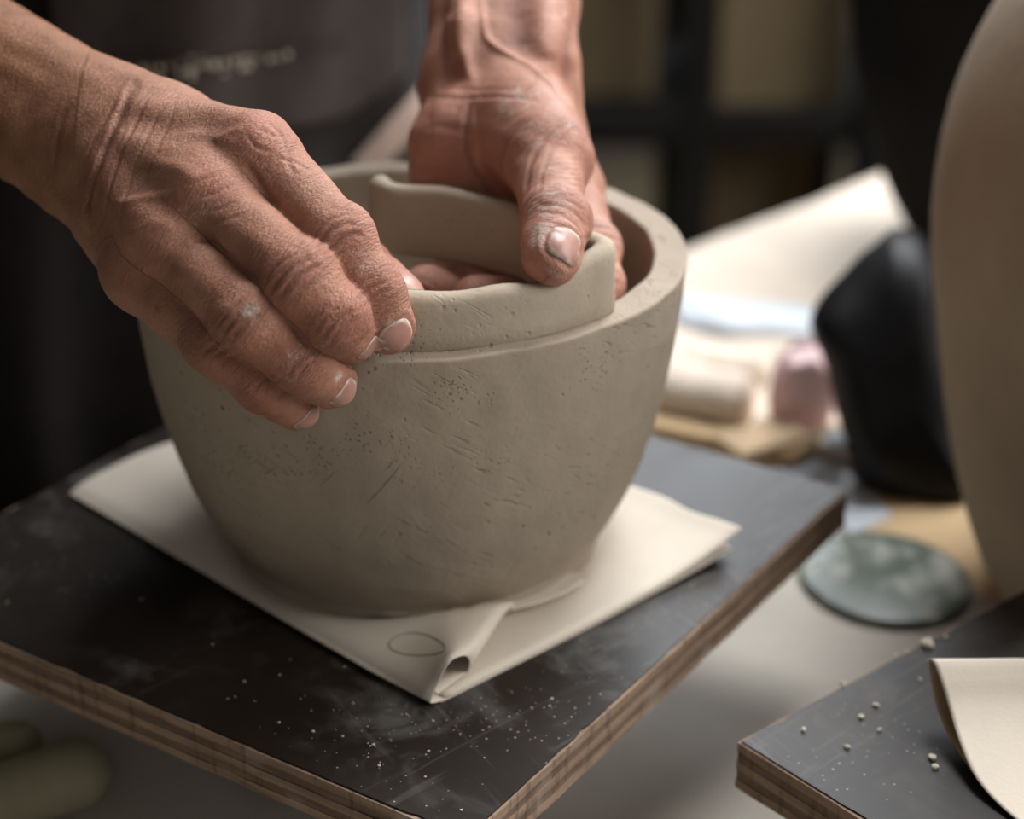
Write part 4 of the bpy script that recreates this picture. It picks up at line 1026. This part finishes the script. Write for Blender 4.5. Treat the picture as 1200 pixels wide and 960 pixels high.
# ------------------------------------------------------------------ glass disc on the table
gc = onz(1036, 682, TZ)
dsk = lathe_mesh('glass_disc', [(0, .0), (.046, .0), (.0485, .0006), (.0495, .002), (.0485, .0034), (.046, .004), (0, .004)], 72)
dsk.transform(Matrix.Translation((0, 0, .0005)))
o = link('glass_disc', dsk, M['glass_disc'], label='round dusty green glass disc lying flat beside the plywood board', cat='glass disc')
o.location = gc; o.scale = (.86, .95, 1); o.rotation_euler.z = .3

# ------------------------------------------------------------------ tall clay jar at the right
jp = onz(1440, 730, TZ)
JR = .165
jprof = [(0, 0), (.095, 0), (.100, .003), (.124, .035), (.143, .094), (.155, .155), (.161, .202), (.158, .252), (.145, .293), (.124, .328), (.104, .352), (.095, .364), (.092, .376), (.094, .390), (.090, .394), (.085, .390), (.083, .372), (.094, .35), (.136, .29), (.152, .20), (.133, .09), (.10, .02), (0, .012)]
o = link('clay_jar', lathe_mesh('clay_jar', [tuple(p) for p in catmull(jprof, 3)], 120, lambda p, a: (p[0]*(1+.006*nz(p, 12)), p[1]*(1+.006*nz(p, 12)), p[2])), M['clay_jar'], label='tall rounded brown clay jar standing on the table beside the black bag', cat='jar')
o.location = jp

# ------------------------------------------------------------------ black bin liner with a pointed fold, on the table behind the jar
def lump(name, outline, depth, zbase, thick, label, cat, mat, seed, rot=0):
    """outline: photo points of the silhouette; the thing stands on the table at its lowest point"""
    pass
bb = onz(1075, 604, TZ); dB = (bb-CAM)@fw
sil = [(1045, 268), (1072, 272), (1092, 292), (1103, 330), (1112, 400), (1124, 470), (1140, 560), (1145, 600), (1110, 607), (1060, 604), (1022, 590), (1000, 560), (985, 500), (968, 430), (947, 378), (975, 338), (1010, 300)]
sil3 = np.array([ond(x, y, dB+.032) for x, y in sil]); cB = np.array([bb[0]+.004, bb[1]+.05, TZ+.085])
me = bpy.data.meshes.new('black_bag'); bm = bmesh.new()
nrm = -unit(ray(1050, 440)); rings = []
cs_ = catmull(np.vstack([sil3, sil3[:1]]), 4)[:-1]
cen = cs_.mean(0)
for ph in np.linspace(-80, 80, 17):
    c, s = math.cos(math.radians(ph)), math.sin(math.radians(ph))
    ring = []
    for p in cs_:
        q = cen+(p-cen)*(abs(c)**.7)+nrm*s*.036
        q = q+nrm*.006*nz(q, 26)+unit(p-cen)*.004*nz(q, 34, 5)*(abs(c))
        q[2] = max(q[2], TZ+.0012); ring.append(bm.verts.new(q))
    rings.append(ring)
for a, b in zip(rings[:-1], rings[1:]):
    for i in range(len(a)): j = (i+1) % len(a); bm.faces.new((a[i], a[j], b[j], b[i]))
bm.faces.new(rings[0][::-1]); bm.faces.new(rings[-1]); bmesh.ops.recalc_face_normals(bm, faces=bm.faces[:]); bm.to_mesh(me); bm.free()
link('black_bag', me, M['black_bag'], label='shiny black plastic bag with a pointed fold standing beside the clay jar', cat='bag')
# taller black sack further back
p0 = onz(1165, 300, TZ)
me = lathe_mesh('black_sack', [tuple(p) for p in catmull([(0, 0), (.05, .0), (.075, .03), (.098, .09), (.118, .16), (.121, .24), (.108, .31), (.070, .355), (.030, .372), (.026, .382), (.045, .405), (.060, .43), (.052, .432), (.02, .395), (0, .39)], 4)], 56, lambda p, a: (p[0]*(1+.10*nz(p, 9)+.05*math.sin(7*a)*p[2]), p[1]*(1+.10*nz(p, 9)+.05*math.sin(7*a)*p[2]), p[2]))
o = link('black_sack', me, M['sack'], label='tall dark sack standing at the far end of the table behind the jar', cat='sack'); o.location = p0+np.array([0, 0, .006])

# ------------------------------------------------------------------ clutter on the table behind the board
def at(x, y, h=0.0): return onz(x, y, TZ+h)
# folded white plastic strip
ctrl = [[at(795, 382, .004), at(850, 392, .006), at(905, 392, .005), at(962, 398, .004)], [at(790, 366, .007), at(850, 372, .012), at(905, 376, .010), at(965, 380, .006)], [at(800, 345, .004), at(850, 350, .006), at(910, 356, .006), at(975, 362, .004)]]
R = np.array([catmull(r, 8) for r in ctrl]); Q = np.array([catmull(R[:, j], 6) for j in range(R.shape[1])]).transpose(1, 0, 2)
o = link('plastic_sheet', grid_mesh('plastic_sheet', Q), M['plastic_white'], label='folded bluish white plastic sheet lying on the cream sheet', cat='plastic sheet')
s = o.modifiers.new('t', 'SOLIDIFY'); s.thickness = .0008; s.offset = 0
# rolled cloth
def roll(name, a, b, r, mat, label, cat, group=None, squash=.75, seed=0, ends=True):
    a = np.array(a); b = np.array(b); d = b-a; Ld = np.linalg.norm(d); d = d/Ld; side = unit(np.cross(d, (0, 0, 1)))
    V = []; n, m = 22, 28
    for i in range(n):
        s = i/(n-1); taper = min(1, (min(s, 1-s)*Ld/r)*1.1+.45) if ends else 1; taper = math.sqrt(max(.05, 1-(1-min(1, taper))**2))
        for j in range(m):
            w = 2*math.pi*j/m; rad = r*taper
            c = a+d*Ld*s+side*math.cos(w)*rad+np.array([0, 0, 1])*(math.sin(w)*rad*squash+r*squash)
            c = c+(side*math.cos(w)+np.array([0, 0, math.sin(w)]))*r*.10*nz(c, .8/r, seed)
            c[2] = max(c[2], TZ+.0008); V.append(c)
    idx = np.arange(n*m).reshape(n, m); nx = np.roll(idx, -1, 1)
    f = np.stack([idx[:-1], idx[1:], nx[1:], nx[:-1]], -1).reshape(-1, 4).tolist()
    f.append(list(idx[0])); f.append(list(idx[-1][::-1]))
    return link(name, mesh(name, V, f), mat, None, label, cat, group)
roll('cloth_roll', at(770, 478), at(872, 500), .020, M['canvas'], 'cream cloth rolled up on the table behind the plywood board', 'cloth', squash=.8, seed=2)
roll('cloth_roll', at(800, 440), at(900, 446), .016, M['paper'], 'flattened cream paper bundle lying behind the cloth roll', 'paper bundle', squash=.6, seed=5)
# wooden blocks and sticks
def block(x, y, L_, W_, H_, rz, mat, name, label, cat, group=None):
    p = at(x, y); me = box_mesh(name, (-L_/2, -W_/2, 0), (L_/2, W_/2, H_), min(H_, W_)*.15)
    o = link(name, me, mat, None, label, cat, group, smooth=False); o.location = p+np.array([0, 0, .0005]); o.rotation_euler.z = rz; return o
block(893, 532, .05, .03, .012, .5, M['wood'], 'wood_block', 'pale wooden block lying beside the end of the cloth roll', 'wood block')
block(835, 520, .10, .018, .008, -.45, M['kraft'], 'wooden_rib', 'flat wooden stick along the far edge of the plywood board', 'tool')
def stick(x0, y0, x1, y1, r, mat, name, label, cat, group=None, h0=0., h1=0.):
    a = at(x0, y0, r+.001+h0); b = at(x1, y1, r+.001+h1)
    pts = [a+(b-a)*t for t in np.linspace(0, 1, 9)]; rr_ = [r*(.55+.45*math.sin(math.pi*min(1, .12+t*.9))) for t in np.linspace(0, 1, 9)]
    return link(name, tube_mesh(name, pts, rr_, 10), mat, None, label, cat, group)
stick(868, 500, 880, 462, .0045, M['kraft'], 'modelling_tool', 'brown wooden modelling tool beside the cloth roll', 'tool')
stick(925, 538, 985, 500, .005, M['kraft'], 'modelling_tool', 'dark wooden tool lying between wood block and black bag', 'tool')
stick(935, 520, 978, 532, .004, M['wood'], 'modelling_tool', 'pale wooden tool lying in front of the pink sponge', 'tool')
# pale pink sponge, and a dark red lid behind it
bm = bmesh.new(); bmesh.ops.create_cube(bm, size=1); bmesh.ops.subdivide_edges(bm, edges=bm.edges[:], cuts=9, use_grid_fill=True)
for v in bm.verts:
    p = Vector(v.co)*2; q = Vector((p.x*math.sqrt(1-p.y*p.y/2-p.z*p.z/2+p.y*p.y*p.z*p.z/3), p.y*math.sqrt(1-p.z*p.z/2-p.x*p.x/2+p.z*p.z*p.x*p.x/3), p.z*math.sqrt(1-p.x*p.x/2-p.y*p.y/2+p.x*p.x*p.y*p.y/3)))
    q = q*.6+p*.4; k = 1+.10*nz(q, 1.6, 3)
    v.co = Vector((q.x*.020*k, q.y*.013*k, (q.z+1)*.024*k))
o = link('sponge', bm_mesh('sponge', bm), M['pink'], label='pale pink sponge standing beside the black bag', cat='sponge'); o.location = at(933, 500, .001); o.rotation_euler = (0, .12, .2)
o = link('red_lid', lathe_mesh('red_lid', [(0, 0), (.012, 0), (.013, .001), (.013, .009), (.0115, .0105), (.004, .011), (0, .011)], 32), M['dark_red'], label='small dark red lid lying behind the pink sponge', cat='lid'); o.location = at(946, 425, .002)
# lumps of clay and pale scraps
def scrap(x, y, r, mat, label, seed, sq=.6):
    bm = bmesh.new(); bmesh.ops.create_icosphere(bm, subdivisions=3, radius=r)
    for v in bm.verts:
        v.co *= 1+.35*nz(v.co, .9/r, seed); v.co.z *= sq; v.co.z = max(v.co.z, -r*sq*.5)
    o = link('clay_scrap', bm_mesh('clay_scrap', bm), mat, None, label, 'clay scrap'); o.location = at(x, y, r*sq*.5+.0006); return o
scrap(975, 520, .012, M['plastic_white'], 'white scrap beside the black bag behind the wooden tools', 3)
scrap(905, 505, .010, M['wood'], 'tan scrap between the cloth roll and pink sponge', 6)
# brown paper under the glass disc and jar
pts = [at(x, y, .0012)[:2] for x, y in ((985, 612), (1005, 585), (1120, 565), (1215, 640), (1215, 705), (1150, 700), (1080, 640))]
link('brown_paper', prism_mesh('brown_paper', pts, TZ+.0001, TZ+.0006), M['kraft'], label='sheet of brown paper on the table under the clay jar', cat='paper', smooth=False)
pts = [at(x, y, .0012)[:2] for x, y in ((915, 560), (940, 530), (1010, 560), (1045, 605), (1000, 625))]
link('grey_paper', prism_mesh('grey_paper', pts, TZ+.0007, TZ+.0012), M['plastic_white'], label='pale grey paper scrap under the near side of the black bag', cat='paper', smooth=False)

# rolls of clay under the near left corner of the board
def clayroll(a, b, r, label):
    pts = np.array([np.array(a)+(np.array(b)-np.array(a))*t for t in np.linspace(0, 1, 16)])
    L_ = np.linalg.norm(pts[-1]-pts[0]); rr_ = []
    for t in np.linspace(0, 1, 16):
        d = min(t, 1-t)*L_/r; rr_.append(r*math.sqrt(max(.08, 1-(1-min(1, d))**2))*(1+.04*math.sin(9*t)))
    for i in range(16): pts[i][2] = TZ+r*.97
    return link('clay_roll', tube_mesh('clay_roll', pts, rr_, 24), M['clay_roll'], label=label, cat='clay roll')
clayroll(onz(-120, 975, TZ+.015), onz(128, 893, TZ+.015), .0150, 'thick olive clay roll lying on the table under the board edge')
clayroll(onz(-160, 905, TZ+.011), onz(50, 868, TZ+.011), .011, 'thinner clay roll half hidden behind the thick olive roll')

# ------------------------------------------------------------------ storage rack in the dark behind
def back(x, y, Y): return ony(x, y, Y)
RY = 1.75
rk = empty('steel_rack', (*back(915, 130, RY)[:2], FLOOR), 'black steel rack standing in the dark behind the table', 'rack')
rl = np.array(rk.location)
def rpart(name, lo, hi, mat): 
    me = box_mesh(name, np.array(lo)-rl, np.array(hi)-rl, .003); link(name, me, mat, rk, smooth=False)
xL = back(820, 100, RY)[0]; xR = back(1030, 100, RY)[0]
for xx, ww in ((xL, .018), (xR, .026)):
    for yy in (RY, RY+.45): rpart('post', (xx-ww, yy-ww, FLOOR), (xx+ww, yy+ww, CEIL-.5), M['black_metal'])
zr = back(915, 150, RY)[2]
for z in (zr, zr+.52, FLOOR+.12):
    rpart('rail', (xL-.35, RY-.016, z-.022), (xR+.3, RY+.016, z+.022), M['black_metal'])
    rpart('shelf', (xL-.35, RY+.016, z-.010), (xR+.3, RY+.45, z+.010), M['black_metal'])
xM = back(700, 100, RY)[0]
def carton(x0, x1, z0, z1, y0, label):
    c = empty('storage_box', ((x0+x1)/2, y0+.15, z0), label, 'box', 'boxes on the rack')
    l = np.array(c.location)
    link('box_body', box_mesh('box_body', np.array((x0, y0, z0))-l, np.array((x1, y0+.3, z1-.03))-l, .006), M['khaki'], c, smooth=False)
    link('lid', box_mesh('lid', np.array((x0-.006, y0-.006, z1-.05))-l, np.array((x1+.006, y0+.306, z1))-l, .006), M['khaki'], c, smooth=False)
carton(xL+.03, xR-.035, zr+.011, zr+.36, RY+.06, 'khaki storage box standing on the upper rack shelf')
carton(xL-.30, xL-.05, zr+.011, zr+.30, RY+.10, 'narrow khaki storage box on the rack shelf behind the hand')
carton(xL+.02, xR-.06, FLOOR+.131, zr-.06, RY+.12, 'khaki storage box standing on the lowest rack shelf')
